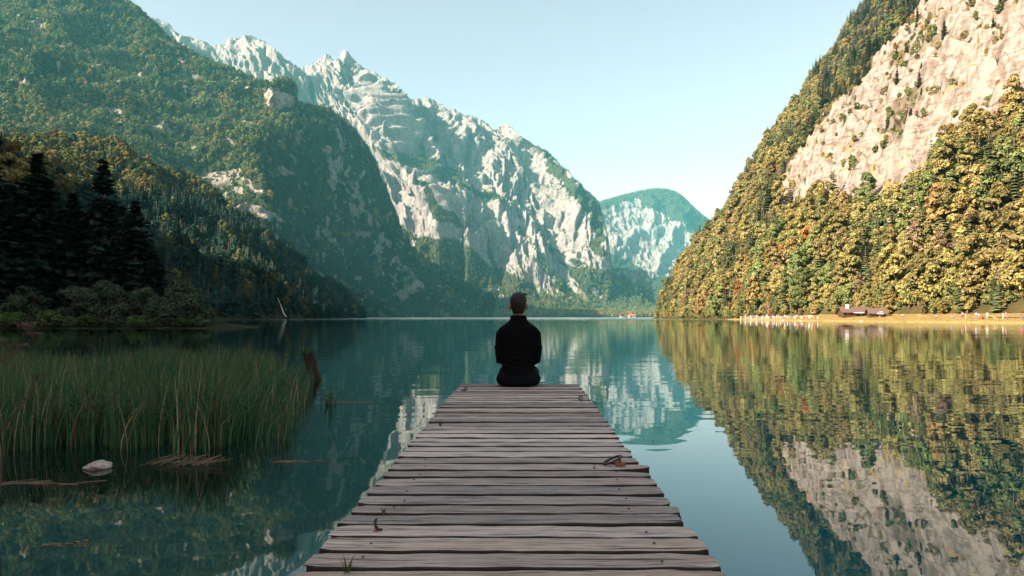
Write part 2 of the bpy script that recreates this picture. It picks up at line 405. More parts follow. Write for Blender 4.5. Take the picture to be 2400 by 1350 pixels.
L_low = [(-900, 430, 1240), (-500, 420, 1240), (-200, 410, 1235), (-20, 400, 1230), (80, 410, 1225), (170, 430, 1220), (240, 460, 1220), (310, 490, 1220), (390, 515, 1225), (470, 540, 1235), (560, 560, 1260), (640, 590, 1300), (680, 620, 1420), (715, 660, 1560), (745, 690, 1690), (780, 706, 1790), (830, 720, 1850), (890, 730, 1900), (1000, 736, 1950), (1125, 741, 2000)]
L_base = [(-900, 760, 1000), (-500, 755, 1000), (-200, 750, 1000), (0, 750, 1005), (100, 750, 1010), (190, 750, 1015), (270, 750, 1020), (350, 750, 1030), (430, 748, 1045), (520, 747, 1070), (620, 746, 1110), (705, 746, 1160), (735, 746, 1290), (765, 746, 1430), (790, 746, 1570), (815, 746, 1680), (850, 746, 1760), (905, 746, 1830), (1010, 746, 1890), (1122, 746, 1950)]
gL = loft([L_back, L_ridge, L_up, L_crest, L_mid, L_low, L_base], 620, 400)
nL = grid_normals(gL); vL = np.linspace(0, 6, 400)[:, None] * np.ones((1, 620)); pxL, pyL = pix(gL)
aL = sstep(0.9, 1.8, vL) * (1 - 0.7 * sstep(5.3, 6.0, vL))
cliff = sstep(640, 720, pxL + 0.25 * (pyL - 400))
dL = fbm(gL / 330.0, 4, 61) * 60 * aL + (ridged(gL / np.array([150.0, 150.0, 420.0]), 5, 62, 0.55) - 0.45) * (46 + 20 * cliff) * aL + fbm(gL / 22.0, 3, 63) * 5 * aL
kd = np.hypot((pxL - 655 + fbm(gL / 25.0, 3, 69) * 14) / 34.0, (pyL - 238) / 30.0)
dL = dL + 30 * sstep(1.2, 0.7, kd)
gL = gL + nL * dL[..., None] + np.array([0, 0, 1.0]) * (4 * sstep(1.0, 0.6, kd))[..., None]
pxL, pyL = pix(gL); nL = grid_normals(gL)
wx, wy = pxL + fbm(gL / 60.0, 4, 65) * 30, pyL + fbm(gL / 60.0 + 5, 4, 66) * 26
vegL = np.ones(pxL.shape)
pt = fbm(gL / 38.0, 4, 67)
for pl, thr in (([(470, 390), (520, 380), (560, 400), (615, 440), (640, 500), (650, 560), (690, 640), (650, 610), (600, 570), (545, 520), (490, 450)], 0.12),
                ([(330, 285), (360, 285), (400, 300), (395, 312), (350, 308)], 0.5), ([(0, 40), (50, 30), (130, 50), (110, 80), (20, 90)], -0.1), ([(220, 255), (290, 262), (290, 280), (230, 275)], 0.0),
                ([(770, 360), (800, 370), (840, 440), (890, 520), (950, 620), (1000, 690), (930, 690), (860, 600), (800, 480)], -0.02),
                ([(690, 480), (760, 520), (800, 600), (780, 640), (700, 560)], -0.25), ([(615, 560), (680, 600), (640, 640), (600, 590)], -0.2)):
    vegL = np.where(inpoly(wx, wy, pl) & (pt < thr), 0.1, vegL)
clear_ = fbm(gL / 75.0, 3, 70)
vegL = np.where((clear_ < -0.40), 0.35, vegL)
vegL = np.where((pt < -0.35) & (pyL > 100), 0.15, vegL)
vegL = np.where(inpoly(pxL + (wx - pxL) * 0.5, pyL + (wy - pyL) * 0.5, [(615, 210), (640, 204), (672, 210), (690, 232), (688, 250), (650, 256), (618, 246)]), 0.0, vegL)
terrain('mountain_slope', gL, M_LEFT, vegL, 0.35 + fbm(gL / 30.0, 3, 68) * 0.3 + 0.45 * (clear_ < -0.38), 'steep wooded mountainside dropping to the lake, its cliff in shade')

# ------------------------------------------------------------------ nearer spur on the left, carrying on outside the frame as the ridge that shades the dock
S_crest = [P(0, 0, 1) * 0 + np.array(v) for v in [(-500, -1500, 340), (-480, -1000, 338), (-440, -600, 336), (-420, -300, 334), (-430, -50, 325), (-490, 150, 298), (-570, 330, 270), (-622, 460, 245), (-622, 600, 192)]] + \
          [P(-20, 358, 730), P(90, 354, 750), P(170, 358, 770), P(245, 370, 790), P(275, 400, 800), P(330, 420, 820), P(400, 446, 850), P(470, 480, 880), P(550, 546, 910), P(630, 604, 930), P(710, 656, 945), P(780, 700, 955), P(840, 745, 960)]
S_base = [np.array(v) for v in [(-160, -1500, -3), (-140, -1000, -3), (-110, -600, -3), (-95, -300, -3), (-85, -50, -3), (-92, 110, -3), (-115, 190, -3), (-135, 260, -3), (-140, 330, -3),
          (-142, 380, -3), (-145, 420, -3), (-148, 460, -3), (-152, 500, -3), (-156, 540, -3), (-162, 580, -3), (-168, 630, -3), (-175, 680, -3), (-182, 740, -3), (-190, 800, -3), (-198, 850, -3), (-206, 900, -3), (-214, 950, -3)]]
S_crest = np.array(S_crest); S_base = np.array(S_base)
S_back = S_crest + np.array([-260, 160, 0]); S_back[:, 2] = np.minimum(S_crest[:, 2] * 0.15, 30)
rowsS = [S_back, S_crest]
for f, hz in ((0.25, 0.80), (0.5, 0.56), (0.75, 0.31), (0.97, 0.05), (1.0, 0.0)):
    r = S_crest * (1 - f) + S_base * f; r[:, 2] = S_crest[:, 2] * hz + S_base[:, 2] * f; rowsS.append(r)
gS = np.array(rowsS); gS = catmull(gS, 240); gS = np.swapaxes(catmull(np.swapaxes(gS, 0, 1), 420), 0, 1)
nS = grid_normals(gS); vS = np.linspace(0, 6, 240)[:, None] * np.ones((1, 420)); pxS, pyS = pix(gS)
aS = sstep(1.0, 2.0, vS) * (1 - 0.9 * sstep(4.4, 5.4, vS))
gS = gS + nS * ((fbm(gS / 120.0, 4, 101) * 22 + (ridged(gS / np.array([70, 70, 200.0]), 4, 102) - 0.45) * 22) * aS)[..., None]
pxS, pyS = pix(gS); ptS = fbm(gS / 26.0, 4, 103)
vegS = np.where((ptS < -0.55) & (gS[..., 2] > 12), 0.1, 1.0)
vegS = np.where((np.hypot((pxS - 480) / 60, (pyS - 570) / 60) < 1) & (ptS < -0.1), 0.05, vegS)
terrain('mountain_spur', gS, M_LEFT, vegS, np.full(pxS.shape, 0.3), 'dark wooded spur in shade above the near left shore')

# ------------------------------------------------------------------ right mountain: a 47 degree slope along the lake ending in a spur
# grid in (height on the slope, place along the shore): world y from beyond the spur's nose to beside the camera
ny, nt_ = 430, 440
ty = np.linspace(0, 1, ny)[None, :]; tv = np.linspace(0, 1, nt_)[:, None]
ys = 1650 - 1620 * (1 - (1 - ty) ** 1.7)                        # dense near the camera, from 1650 m to 30 m
a = tv ** 1.25 * 760.0                                           # distance up-slope in x
shore = np.interp(ys, [30, 160, 200, 250, 320, 450, 560, 700, 1650], [119, 116, 108, 104, 106, 110, 112, 120, 130]) + fbm(np.stack([ys / 40, ys * 0, ys * 0], -1), 3, 111) * 3
X = shore + a + 0 * ys; Y = ys + 0 * a
q = np.stack([X, Y, X * 0], -1)
prof = 1.06 * np.maximum(a - 4, 0) + 0 * ys
meadow = sstep(340, 270, ys) * 1.0                               # flat ground by the huts and meadow
mw = 17 * meadow + 4
rise = np.where(a < mw, 0.10 * a + 0.25, 0.10 * mw + 0.25 + 1.12 * (a - mw))
Z = rise + 0 * ys
back_line = 560 + (X - 112) * 1.21 + fbm(q / 120.0, 4, 112) * 40   # the crest of the spur; the ground falls behind it
over = Y - back_line
Z = np.where(over > 0, Z - over * 1.25, Z)
rockz = sstep(20, 60, a)
Z = Z + (fbm(q / 170.0, 4, 113) * 26 + (ridged(q / 85.0, 5, 114, 0.55) - 0.45) * 20) * rockz * sstep(0, -60, over + 30)
# ledges: level beds of limestone
bed = Z + fbm(q / 90.0, 3, 115) * 14
led = 13.0; fr = bed / led - np.floor(bed / led)
Z = Z + (sstep(0.0, 0.35, fr) - fr) * led * 0.8 * rockz
q3 = np.stack([X, Y, Z * 0.5], -1)
Z = Z + ((ridged(q3 / 44.0, 5, 120, 0.6) - 0.45) * 21 + fbm(q / 9.0, 3, 116) * 1.8) * rockz
Z = np.where(a <= 0.5, np.minimum(Z, -0.6), Z)
gR = np.stack([X, Y, Z], -1)
pxR, pyR = pix(gR); nR = grid_normals(gR); nR = nR * np.sign(nR[..., 2:3])
wx, wy = pxR + fbm(gR / 34.0, 4, 117) * 46, pyR + fbm(gR / 34.0 + 7, 4, 118) * 40
rockR = inpoly(wx, wy, [(2200, -60), (2150, 20), (2090, 95), (2040, 150), (1965, 220), (1910, 290), (1870, 350), (1830, 410), (1800, 450), (1820, 505), (1880, 520), (1960, 515), (2050, 500), (2110, 470), (2200, 420), (2290, 365), (2400, 330), (2600, 250), (2900, -100), (2600, -300), (2300, -200)])
vegR = np.where(rockR, 0.0, 1.0)
ptR = fbm(gR / 26.0, 4, 119)
strip = np.minimum(segdist(pxR, pyR, [(2190, 90), (2130, 110), (2100, 140)])[0], segdist(pxR, pyR, [(2150, 215), (2110, 260), (2085, 320)])[0])
vegR = np.where(rockR & (strip < 26), 0.5, vegR)
vegR = np.where(rockR & (ptR > 0.40), 0.35, vegR)
ledv = (fr > 0.30) & (fr < 0.62) & (fbm(gR / 22.0, 3, 122) > 0.06)
vegR = np.where(rockR & ledv, 0.32, vegR)
vegR = np.where(~rockR & (ptR < -0.43) & (pyR < 620), 0.1, vegR)
flat = (a + 0 * ys) < mw + 0 * a
vegR = np.where(flat & (ys + 0 * a < 340), 0.0, vegR)
grR = sstep(0.74, 0.90, nR[..., 2]) * 0.55 + sstep(-0.1, 0.3, ptR) * 0.12 + 0.22 * sstep(300, 430, pyR + 0.3 * (pxR - 2000))
grR = grR + 0.28 * ledv * rockR
grR = np.where(flat & (ys + 0 * a < 340), 1.0, grR)
terrain('mountain_flank', gR, M_RIGHT, vegR, grR, 'sunlit mountain flank with pale banded cliff above autumn woods')

# ------------------------------------------------------------------ level delta at the far end of the lake
xs = np.linspace(-1300, 2600, 120); yd = np.linspace(2330, 3300, 60)
Xd, Yd = np.meshgrid(xs, yd); Zd = 0.4 + (Yd - 2330) * 0.035 + fbm(np.stack([Xd, Yd, Xd * 0], -1) / 160.0, 3, 131) * 3 * sstep(2330, 2500, Yd)
shore_y = 2330 + 40 * np.sin(Xd / 210.0) + 60 * sstep(300, -400, Xd)
Zd = np.where(Yd < shore_y, -0.5, Zd)
gD = np.stack([Xd, Yd, Zd], -1)
terrain('valley_floor', gD[:, ::-1], M_FAR, np.where(Yd < shore_y + 26, 0.0, 1.0), np.where(Yd < shore_y + 26, 0.1, 0.8), 'level wooded delta at the far end of the lake')

# ------------------------------------------------------------------ lake bed and water
def bed_mat():
    m, nt = mat('lake_bed'); p = pos(nt)
    n1 = noise_n(nt, p, 0.9, 5, 0.6); n2 = noise_n(nt, p, 7.0, 4, 0.6)
    c = mixc(nt, ramp(nt, n1, [(0.4, 0), (0.62, 1)]), (0.020, 0.036, 0.034), (0.055, 0.066, 0.044))
    c = mixc(nt, ramp(nt, n2, [(0.35, 0.6), (0.5, 0)]), c, (0.012, 0.020, 0.020))
    z = N(nt, 'ShaderNodeSeparateXYZ'); L(nt, p, z.inputs[0])
    deep = ramp(nt, math_n(nt, 'MULTIPLY', z.outputs[2], -0.25), [(0.08, 0), (0.75, 1)])
    c = mixc(nt, deep, c, (0.003, 0.19, 0.24))
    principled(nt, c, 0.9, 0.0)
    return m
xb = np.concatenate([np.linspace(-3800, -60, 14), np.linspace(-50, 60, 90), np.linspace(70, 3800, 14)])
yb = np.concatenate([np.linspace(-1500, -20, 8), np.linspace(-12, 60, 80), np.linspace(70, 8300, 14)])
Xb, Yb = np.meshgrid(xb, yb)
shelf = sstep(-1.8, 3.6, Xb + 0.0 * Yb + 0.12 * np.maximum(Yb - 6, 0) + fbm(np.stack([Xb, Yb, Xb * 0], -1) / 6.0, 3, 141) * 1.2)
Zb = -0.35 - 0.05 * np.maximum(Yb, 0).clip(0, 8) * 0.6 - 3.6 * shelf + fbm(np.stack([Xb, Yb, Xb * 0], -1) / 1.3, 3, 142) * 0.05
Zb = np.minimum(Zb, -0.16)
gB = np.stack([Xb, Yb, Zb], -1)
o = link('lake_bed', mesh_from('lake_bed', gB[:, ::-1].reshape(-1, 3), grid_faces(*Xb.shape), [bed_mat()], True)); tag(o, 'silty lake bed under the shallows', None, None, 'structure')

def water_mat():
    m, nt = mat('lake_water'); p = pos(nt)
    sp = N(nt, 'ShaderNodeSeparateXYZ'); L(nt, p, sp.inputs[0]); y = sp.outputs[1]
    cd = N(nt, 'ShaderNodeVectorMath', operation='LENGTH'); L(nt, p, cd.inputs[0]); dist = cd.outputs['Value']
    # ripples: small ones near the shore, broad low swell further out
    n1 = noise_n(nt, p, 1.6, 3, 0.5, 0.55, 1.5, 1)
    n2 = noise_n(nt, p, 0.35, 3, 0.5, 0.5, 1.6, 1)
    n3 = noise_n(nt, p, 0.045, 3, 0.55, 0.5, 1.3, 1)
    calm = ramp(nt, noise_n(nt, p, 0.035, 2, 0.5, 0.4, 1.0, 1), [(0.40, 0.30), (0.62, 1.0)])
    near = ramp(nt, math_n(nt, 'MULTIPLY', y, 1 / 60.0), [(0.03, 0.22), (0.2, 1.0)])
    s1 = math_n(nt, 'MULTIPLY', math_n(nt, 'MULTIPLY', n1, 0.0030), math_n(nt, 'MULTIPLY', calm, near))
    s2 = math_n(nt, 'MULTIPLY', math_n(nt, 'MULTIPLY', n2, 0.013), near)
    s3 = math_n(nt, 'MULTIPLY', n3, 0.02)
    h = math_n(nt, 'ADD', math_n(nt, 'ADD', s1, s2), s3)
    nm = bump(nt, h, 1.0, 1.0)
    # wind-ruffled water far out
    ruff = ramp(nt, math_n(nt, 'MULTIPLY', y, 1 / 2000.0), [(0.10, 0.0), (0.16, 0.10), (0.5, 0.22), (1.0, 0.25)])
    gl = N(nt, 'ShaderNodeBsdfGlossy'); L(nt, nm, gl.inputs['Normal']); L(nt, ruff, gl.inputs['Roughness'])
    gl.inputs['Color'].default_value = (0.87, 0.96, 0.97, 1)
    tr = N(nt, 'ShaderNodeBsdfTransparent'); tr.inputs[0].default_value = (0.60, 0.80, 0.80, 1)
    fr = N(nt, 'ShaderNodeFresnel'); fr.inputs['IOR'].default_value = 1.36; L(nt, nm, fr.inputs['Normal'])
    fac = ramp(nt, fr.outputs[0], [(0.0, 0.0), (0.05, 0.06), (0.15, 0.20), (0.40, 0.48), (0.7, 0.80), (1.0, 1.0)])
    mx = N(nt, 'ShaderNodeMixShader'); L(nt, fac, mx.inputs[0]); L(nt, tr.outputs[0], mx.inputs[1]); L(nt, gl.outputs[0], mx.inputs[2])
    out = N(nt, 'ShaderNodeOutputMaterial'); L(nt, mx.outputs[0], out.inputs[0])
    return m
o = link('lake_water', mesh_from('lake_water', [(-3900, -1550, 0), (3900, -1550, 0), (3900, 8400, 0), (-3900, 8400, 0)], [(0, 1, 2, 3)], [water_mat()]))
tag(o, 'still clear lake mirroring the mountains and sky', None, None, 'structure')

# ------------------------------------------------------------------ haze: one box of even, pale air round everything
hz_m, hz_nt = mat('haze')
pv = N(hz_nt, 'ShaderNodeVolumePrincipled'); pv.inputs['Color'].default_value = (0.17, 0.76, 0.90, 1)
pv.inputs['Density'].default_value = 0.58e-4; pv.inputs['Anisotropy'].default_value = 0.0
ho = N(hz_nt, 'ShaderNodeOutputMaterial'); L(hz_nt, pv.outputs[0], ho.inputs['Volume'])
mb = MB(); mb.box((0, 3550, 1060), (7900, 10300, 2130)); hzo = mb.build('haze', hz_m); tag(hzo, 'pale blue-green haze filling the valley', None, None, 'stuff')
# ------------------------------------------------------------------ foliage materials and tree shapes
def leaf_mat(name, dark, light, trans=0.25, var=0.35, hue=0.0):
    m, nt = mat(name)
    rnd = N(nt, 'ShaderNodeObjectInfo').outputs['Random']
    isl = N(nt, 'ShaderNodeNewGeometry').outputs['Random Per Island']
    c = mixc(nt, isl, dark, light)
    hs = N(nt, 'ShaderNodeHueSaturation'); L(nt, c, hs.inputs['Color'])
    L(nt, math_n(nt, 'ADD', math_n(nt, 'MULTIPLY', rnd, 2 * var), 1.0 - var), hs.inputs['Value'])
    r2 = math_n(nt, 'FRACT', math_n(nt, 'MULTIPLY', rnd, 7.31))
    L(nt, math_n(nt, 'ADD', math_n(nt, 'MULTIPLY', r2, hue), 0.5 - hue / 2), hs.inputs['Hue'])
    d = N(nt, 'ShaderNodeBsdfDiffuse'); t = N(nt, 'ShaderNodeBsdfTranslucent'); mx = N(nt, 'ShaderNodeMixShader')
    L(nt, hs.outputs[0], d.inputs[0]); L(nt, hs.outputs[0], t.inputs[0]); mx.inputs[0].default_value = trans
    L(nt, d.outputs[0], mx.inputs[1]); L(nt, t.outputs[0], mx.inputs[2])
    o = N(nt, 'ShaderNodeOutputMaterial'); L(nt, mx.outputs[0], o.inputs[0])
    return m
LF = {
    'green':  leaf_mat('leaf_green', (0.1098, 0.1488, 0.0512), (0.2318, 0.2684, 0.1037), hue=0.04),
    'olive':  leaf_mat('leaf_olive', (0.183, 0.1732, 0.061), (0.366, 0.3233, 0.1281), hue=0.03),
    'yellow': leaf_mat('leaf_yellow', (0.2318, 0.183, 0.061), (0.4148, 0.3172, 0.1281), hue=0.03),
    'orange': leaf_mat('leaf_orange', (0.2664, 0.1265, 0.04), (0.4796, 0.2399, 0.0866), hue=0.01),
    'bare':   leaf_mat('leaf_bare', (0.2597, 0.1906, 0.1299), (0.4503, 0.329, 0.2251), hue=0.02),
    'spruce': leaf_mat('needle_spruce', (0.055, 0.080, 0.036), (0.135, 0.150, 0.070), 0.1, hue=0.04),
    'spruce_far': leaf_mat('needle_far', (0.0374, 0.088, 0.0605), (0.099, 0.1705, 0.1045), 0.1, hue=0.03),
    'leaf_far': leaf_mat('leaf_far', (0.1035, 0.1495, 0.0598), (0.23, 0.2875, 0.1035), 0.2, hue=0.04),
    'spruce_blue': leaf_mat('needle_shade', (0.016, 0.055, 0.046), (0.048, 0.115, 0.088), 0.1, hue=0.03),  # needles coloured darker and bluer to paint in shade on the left slopes
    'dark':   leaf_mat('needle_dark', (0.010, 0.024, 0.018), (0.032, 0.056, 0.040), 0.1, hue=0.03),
    'willow': leaf_mat('leaf_willow', (0.032, 0.060, 0.036), (0.10, 0.145, 0.085), 0.25, hue=0.03),
    'herb':   leaf_mat('leaf_herb', (0.035, 0.070, 0.020), (0.09, 0.14, 0.045), 0.25, hue=0.05),
}
def bark_mat(name, a, b):
    m, nt = mat(name); tc = N(nt, 'ShaderNodeTexCoord').outputs['Object']
    n = noise_n(nt, tc, 5.0, 5, 0.65, 1, 1, 0.25)
    principled(nt, mixc(nt, ramp(nt, n, [(0.35, 0), (0.65, 1)]), a, b), 0.9, 0.1, bump(nt, n, 0.7, 0.05)); return m
BARK = bark_mat('bark_brown', (0.07, 0.055, 0.045), (0.20, 0.16, 0.13))
BARK_PALE = bark_mat('bark_pale', (0.16, 0.13, 0.10), (0.38, 0.31, 0.25))

def cards(c, nrm, size, rng, aspect=1.0, tri=False):
    """leaf clumps: one small face at each centre c, facing roughly nrm"""
    n = len(c); nrm = nrm / np.maximum(np.linalg.norm(nrm, axis=1, keepdims=True), 1e-6)
    r = rng.normal(size=(n, 3)); t = np.cross(nrm, r); t /= np.maximum(np.linalg.norm(t, axis=1, keepdims=True), 1e-6)
    b = np.cross(nrm, t); s = np.asarray(size).reshape(-1, 1) * (0.6 + 0.8 * rng.random((n, 1)))
    bend = nrm * s * 0.25
    v = np.stack([c - t * s * aspect - b * s * 0.3 - bend, c + b * s * (-0.75), c + t * s * aspect + b * s * 0.25 - bend, c + b * s * 0.8], 1)
    f = np.arange(n * 4).reshape(n, 4)
    return v.reshape(-1, 3), f
def crown_broad(rng, h, wid, base, lobes, per, size):
    """crown made of leaf clumps round uneven lobes"""
    cs, ns = [], []
    for k in range(lobes):
        t = (k + 0.5) / lobes
        z = base + (h - base) * (0.12 + 0.80 * t)
        env = wid * (math.sin(math.pi * (0.16 + 0.78 * t)) ** 0.75)
        ang = rng.random() * 2 * math.pi; rr = env * (0.25 + 0.65 * rng.random()) if t < 0.92 else env * 0.2
        ctr = np.array([math.cos(ang) * rr, math.sin(ang) * rr, z])
        rad = (0.24 + 0.26 * rng.random()) * wid * (1.0 - 0.35 * t)
        d = rng.normal(size=(per, 3)); d /= np.linalg.norm(d, axis=1, keepdims=True)
        d[:, 2] = np.where(d[:, 2] < -0.45, -d[:, 2], d[:, 2])
        rad_i = rad * (0.62 + 0.45 * rng.random((per, 1)) ** 0.7)
        cs.append(ctr + d * rad_i * np.array([1, 1, 0.85])); ns.append(d + rng.normal(size=(per, 3)) * 0.45 + np.array([0, 0, 0.25]))
    return cards(np.concatenate(cs), np.concatenate(ns), size, rng)
def crown_conifer(rng, h, wid, base, whorls, per, seg=1, droop=0.35, thin=0.0, pw=0.85):
    """tiers of drooping boughs; each bough is a ragged bent plate"""
    vs, fs = [], []; nb = 0
    for k in range(whorls):
        t = (k + rng.random() * 0.6) / whorls
        z = base + (h - base) * t
        rad = wid * max(0.04, (1 - t)) ** pw * (0.78 + 0.4 * rng.random())
        if thin and rng.random() < thin: continue
        off = rng.random() * 6.28
        for j in range(per):
            a = off + 6.283 * (j + 0.5 * rng.random()) / per
            ln = rad * (0.65 + 0.5 * rng.random()); w = max(0.18 * h / 14, ln * (0.30 + 0.2 * rng.random()))
            dr = droop * ln * (0.6 + 0.6 * rng.random()); ca, sa = math.cos(a), math.sin(a)
            zz = z + 0.10 * ln
            p0 = (0, 0, zz); m1 = (ca * ln * .55 - sa * w, sa * ln * .55 + ca * w, zz - dr * .55 - .15 * w); m2 = (ca * ln * .55 + sa * w, sa * ln * .55 - ca * w, zz - dr * .5 - .15 * w)
            mc = (ca * ln * .55, sa * ln * .55, zz - dr * .30); tip = (ca * ln, sa * ln, zz - dr)
            vs += [p0, m1, mc, m2, tip]; fs += [(nb, nb + 1, nb + 2), (nb, nb + 2, nb + 3), (nb + 1, nb + 4, nb + 2), (nb + 2, nb + 4, nb + 3)]; nb += 5
    # leader
    vs += [(0.05 * wid, 0, h * 0.9), (-0.05 * wid, 0.04 * wid, h * 0.9), (0, 0, h * 1.03)]; fs.append((nb, nb + 1, nb + 2))
    return np.array(vs), np.array(fs)
def trunk_mesh(name, rng, h, r, material, limbs=5, spread=3.0, top=0.8):
    mb = MB(); zs = [0, 0.15, 0.45, top]
    x = [(0, 0)] + [(rng.normal() * 0.03 * h * 0.4, rng.normal() * 0.03 * h * 0.4) for _ in zs[1:]]
    pts = [(a, b, z * h) for (a, b), z in zip(x, zs)]; mb.tube(pts, [r * 1.25, r, r * .7, r * .2], 6)
    for k in range(limbs):
        t = 0.35 + 0.4 * (k + rng.random()) / max(1, limbs); ang = rng.random() * 6.28; ln = spread * (0.6 + 0.5 * rng.random())
        z0 = t * h; mb.tube([(0, 0, z0), (math.cos(ang) * ln * .5, math.sin(ang) * ln * .5, z0 + ln * .45), (math.cos(ang) * ln, math.sin(ang) * ln, z0 + ln * .8)], [r * .45, r * .28, r * .08], 4, 0, False)
    return mb.mesh(name, [material], True)

PROTO = {}
def proto_broad(key, seed, h, wid, base, lobes, per, size, leaf, bark, far=False):
    rng = np.random.default_rng(seed); v, f = crown_broad(rng, h, wid, base, lobes, per, size)
    PROTO[key] = (mesh_from('crown', v, f, [LF[leaf]]), None if far else trunk_mesh('trunk', rng, h, 0.022 * h, bark, 5, wid * 0.7))
def proto_conif(key, seed, h, wid, base, whorls, per, leaf, bark, droop=0.35, far=False, thin=0.0, pw=0.85):
    rng = np.random.default_rng(seed); v, f = crown_conifer(rng, h, wid, base, whorls, per, 1, droop, thin, pw)
    PROTO[key] = (mesh_from('crown', v, f, [LF[leaf]]), None if far else trunk_mesh('trunk', rng, h, 0.016 * h, bark, 0, 1, 0.97))
# mid-distance trees of the sunlit slope (unit: metres)
for i, (leaf, hh, ww) in enumerate([('green', 18, 5.0), ('olive', 15, 5.6), ('yellow', 15, 4.6), ('olive', 21, 4.2), ('green', 12, 4.8), ('orange', 13, 4.2), ('bare', 16, 3.4), ('yellow', 19, 3.9)]):
    proto_broad(f'broad{i}', 100 + i, hh, ww, hh * (0.08 + 0.12 * (i % 3 == 1)), 22 + 3 * (i % 4), 105 if leaf != 'bare' else 34, 0.47, leaf, BARK_PALE if leaf in ('bare', 'yellow') else BARK)
for i, (hh, ww) in enumerate([(21, 3.6), (18, 3.2), (23, 3.3)]):
    proto_conif(f'conif{i}', 200 + i, hh, ww, hh * 0.10, 22, 9, 'spruce', BARK)
for i, (hh, ww) in enumerate([(20, 3.8), (17, 3.6), (22, 3.5)]):
    proto_conif(f'sconif{i}', 250 + i, hh, ww, hh * 0.06, 20, 9, 'spruce_blue', BARK)
proto_broad('sbroad', 260, 15, 5.0, 1.2, 15, 80, 0.66, 'spruce_blue', BARK)
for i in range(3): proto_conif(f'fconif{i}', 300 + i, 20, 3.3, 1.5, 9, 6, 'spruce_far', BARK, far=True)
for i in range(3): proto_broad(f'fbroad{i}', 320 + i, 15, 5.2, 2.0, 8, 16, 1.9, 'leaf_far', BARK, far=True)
for i in range(2): proto_conif(f'fshade{i}', 310 + i, 20, 3.6, 1.2, 9, 6, 'spruce_blue', BARK, far=True)
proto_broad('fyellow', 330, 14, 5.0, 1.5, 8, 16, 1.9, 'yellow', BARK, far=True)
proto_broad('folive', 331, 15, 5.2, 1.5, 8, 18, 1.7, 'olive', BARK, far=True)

def proto_collection(name, keys):
    c = bpy.data.collections.new(name)
    for i, k in enumerate(keys):
        cr, tr = PROTO[k]
        if tr is None: me = cr
        else:                                   # crown and trunk as one shape for scattering
            bm = bmesh.new(); bm.from_mesh(cr); nf = len(bm.faces); bm.from_mesh(tr)
            bm.faces.ensure_lookup_table()
            for fc in bm.faces[nf:]: fc.material_index = 1
            me = bpy.data.meshes.new('tree'); bm.to_mesh(me); bm.free(); me.materials.append(cr.materials[0]); me.materials.append(tr.materials[0])
        o = bpy.data.objects.new(f'{name}_{i:02d}', me); c.objects.link(o)
    return c
def scatter(name, pts, scale, idx, coll, label):
    """one wood: trees of a collection set out on points"""
    n = len(pts); me = bpy.data.meshes.new(name); me.vertices.add(n); me.vertices.foreach_set('co', np.asarray(pts, dtype=np.float32).ravel())
    rg = np.random.default_rng(n)
    fattr(me, 'scl', scale); fattr(me, 'rot', rg.random(n) * 6.283)
    a = me.attributes.new('idx', 'INT', 'POINT'); a.data.foreach_set('value', np.asarray(idx, dtype=np.int32))
    o = link(name, me); tag(o, label, None, None, 'stuff')
    ng = bpy.data.node_groups.new(name, 'GeometryNodeTree')
    ng.interface.new_socket('Geometry', in_out='INPUT', socket_type='NodeSocketGeometry'); ng.interface.new_socket('Geometry', in_out='OUTPUT', socket_type='NodeSocketGeometry')
    gi = ng.nodes.new('NodeGroupInput'); go = ng.nodes.new('NodeGroupOutput')
    ci = ng.nodes.new('GeometryNodeCollectionInfo'); ci.inputs['Collection'].default_value = coll; ci.inputs['Separate Children'].default_value = True; ci.inputs['Reset Children'].default_value = True
    ip = ng.nodes.new('GeometryNodeInstanceOnPoints'); ip.inputs['Pick Instance'].default_value = True
    def na(nm, t):
        x = ng.nodes.new('GeometryNodeInputNamedAttribute'); x.data_type = t; x.inputs[0].default_value = nm; return x.outputs[0]
    cx = ng.nodes.new('ShaderNodeCombineXYZ'); ng.links.new(na('rot', 'FLOAT'), cx.inputs[2])
    ng.links.new(gi.outputs[0], ip.inputs['Points']); ng.links.new(ci.outputs[0], ip.inputs['Instance'])
    ng.links.new(na('idx', 'INT'), ip.inputs['Instance Index']); ng.links.new(cx.outputs[0], ip.inputs['Rotation']); ng.links.new(na('scl', 'FLOAT'), ip.inputs['Scale'])
    ng.links.new(ip.outputs[0], go.inputs[0])
    md = o.modifiers.new('trees', 'NODES'); md.node_group = ng
    return o
def sample_grid(g, dens, rng, spacing, visible=True, margin=60, vmin=0):
    """random points on a grid surface: dens per vertex in 0..1, about one tree per spacing^2 m2 of ground plan"""
    a = g[:-1, :-1]; b = g[:-1, 1:]; c = g[1:, :-1]
    ar = np.linalg.norm(np.cross(b - a, c - a), axis=-1)
    d = (dens[:-1, :-1] + dens[1:, 1:]) * 0.5
    px, py = pix(a); ok = (px > -margin) & (px < 2400 + margin) & (py > -margin * 2) & (a[..., 1] > 5) & (a[..., 2] > 0.4)
    lam = np.where(ok, ar * d / (spacing * spacing), 0.0); cnt = rng.poisson(lam)
    i, j = np.nonzero(cnt); rep = cnt[i, j]; i = np.repeat(i, rep); j = np.repeat(j, rep)
    u = rng.random((len(i), 1)); v = rng.random((len(i), 1))
    p = a[i, j] * (1 - u) * (1 - v) + g[i, j + 1] * u * (1 - v) + g[i + 1, j] * (1 - u) * v + g[i + 1, j + 1] * u * v
    return p, i, j
# ------------------------------------------------------------------ woods on the far mountains (too many to count)
C_FAR = proto_collection('far_tree', ['fbroad0', 'fbroad1', 'fbroad2', 'fconif0', 'fconif1', 'fconif2', 'folive', 'fyellow', 'fshade0', 'fshade1'])
rg = np.random.default_rng(5)
def pick(n, weights):
    w = np.array(weights, dtype=float); return rg.choice(len(w), size=n, p=w / w.sum())

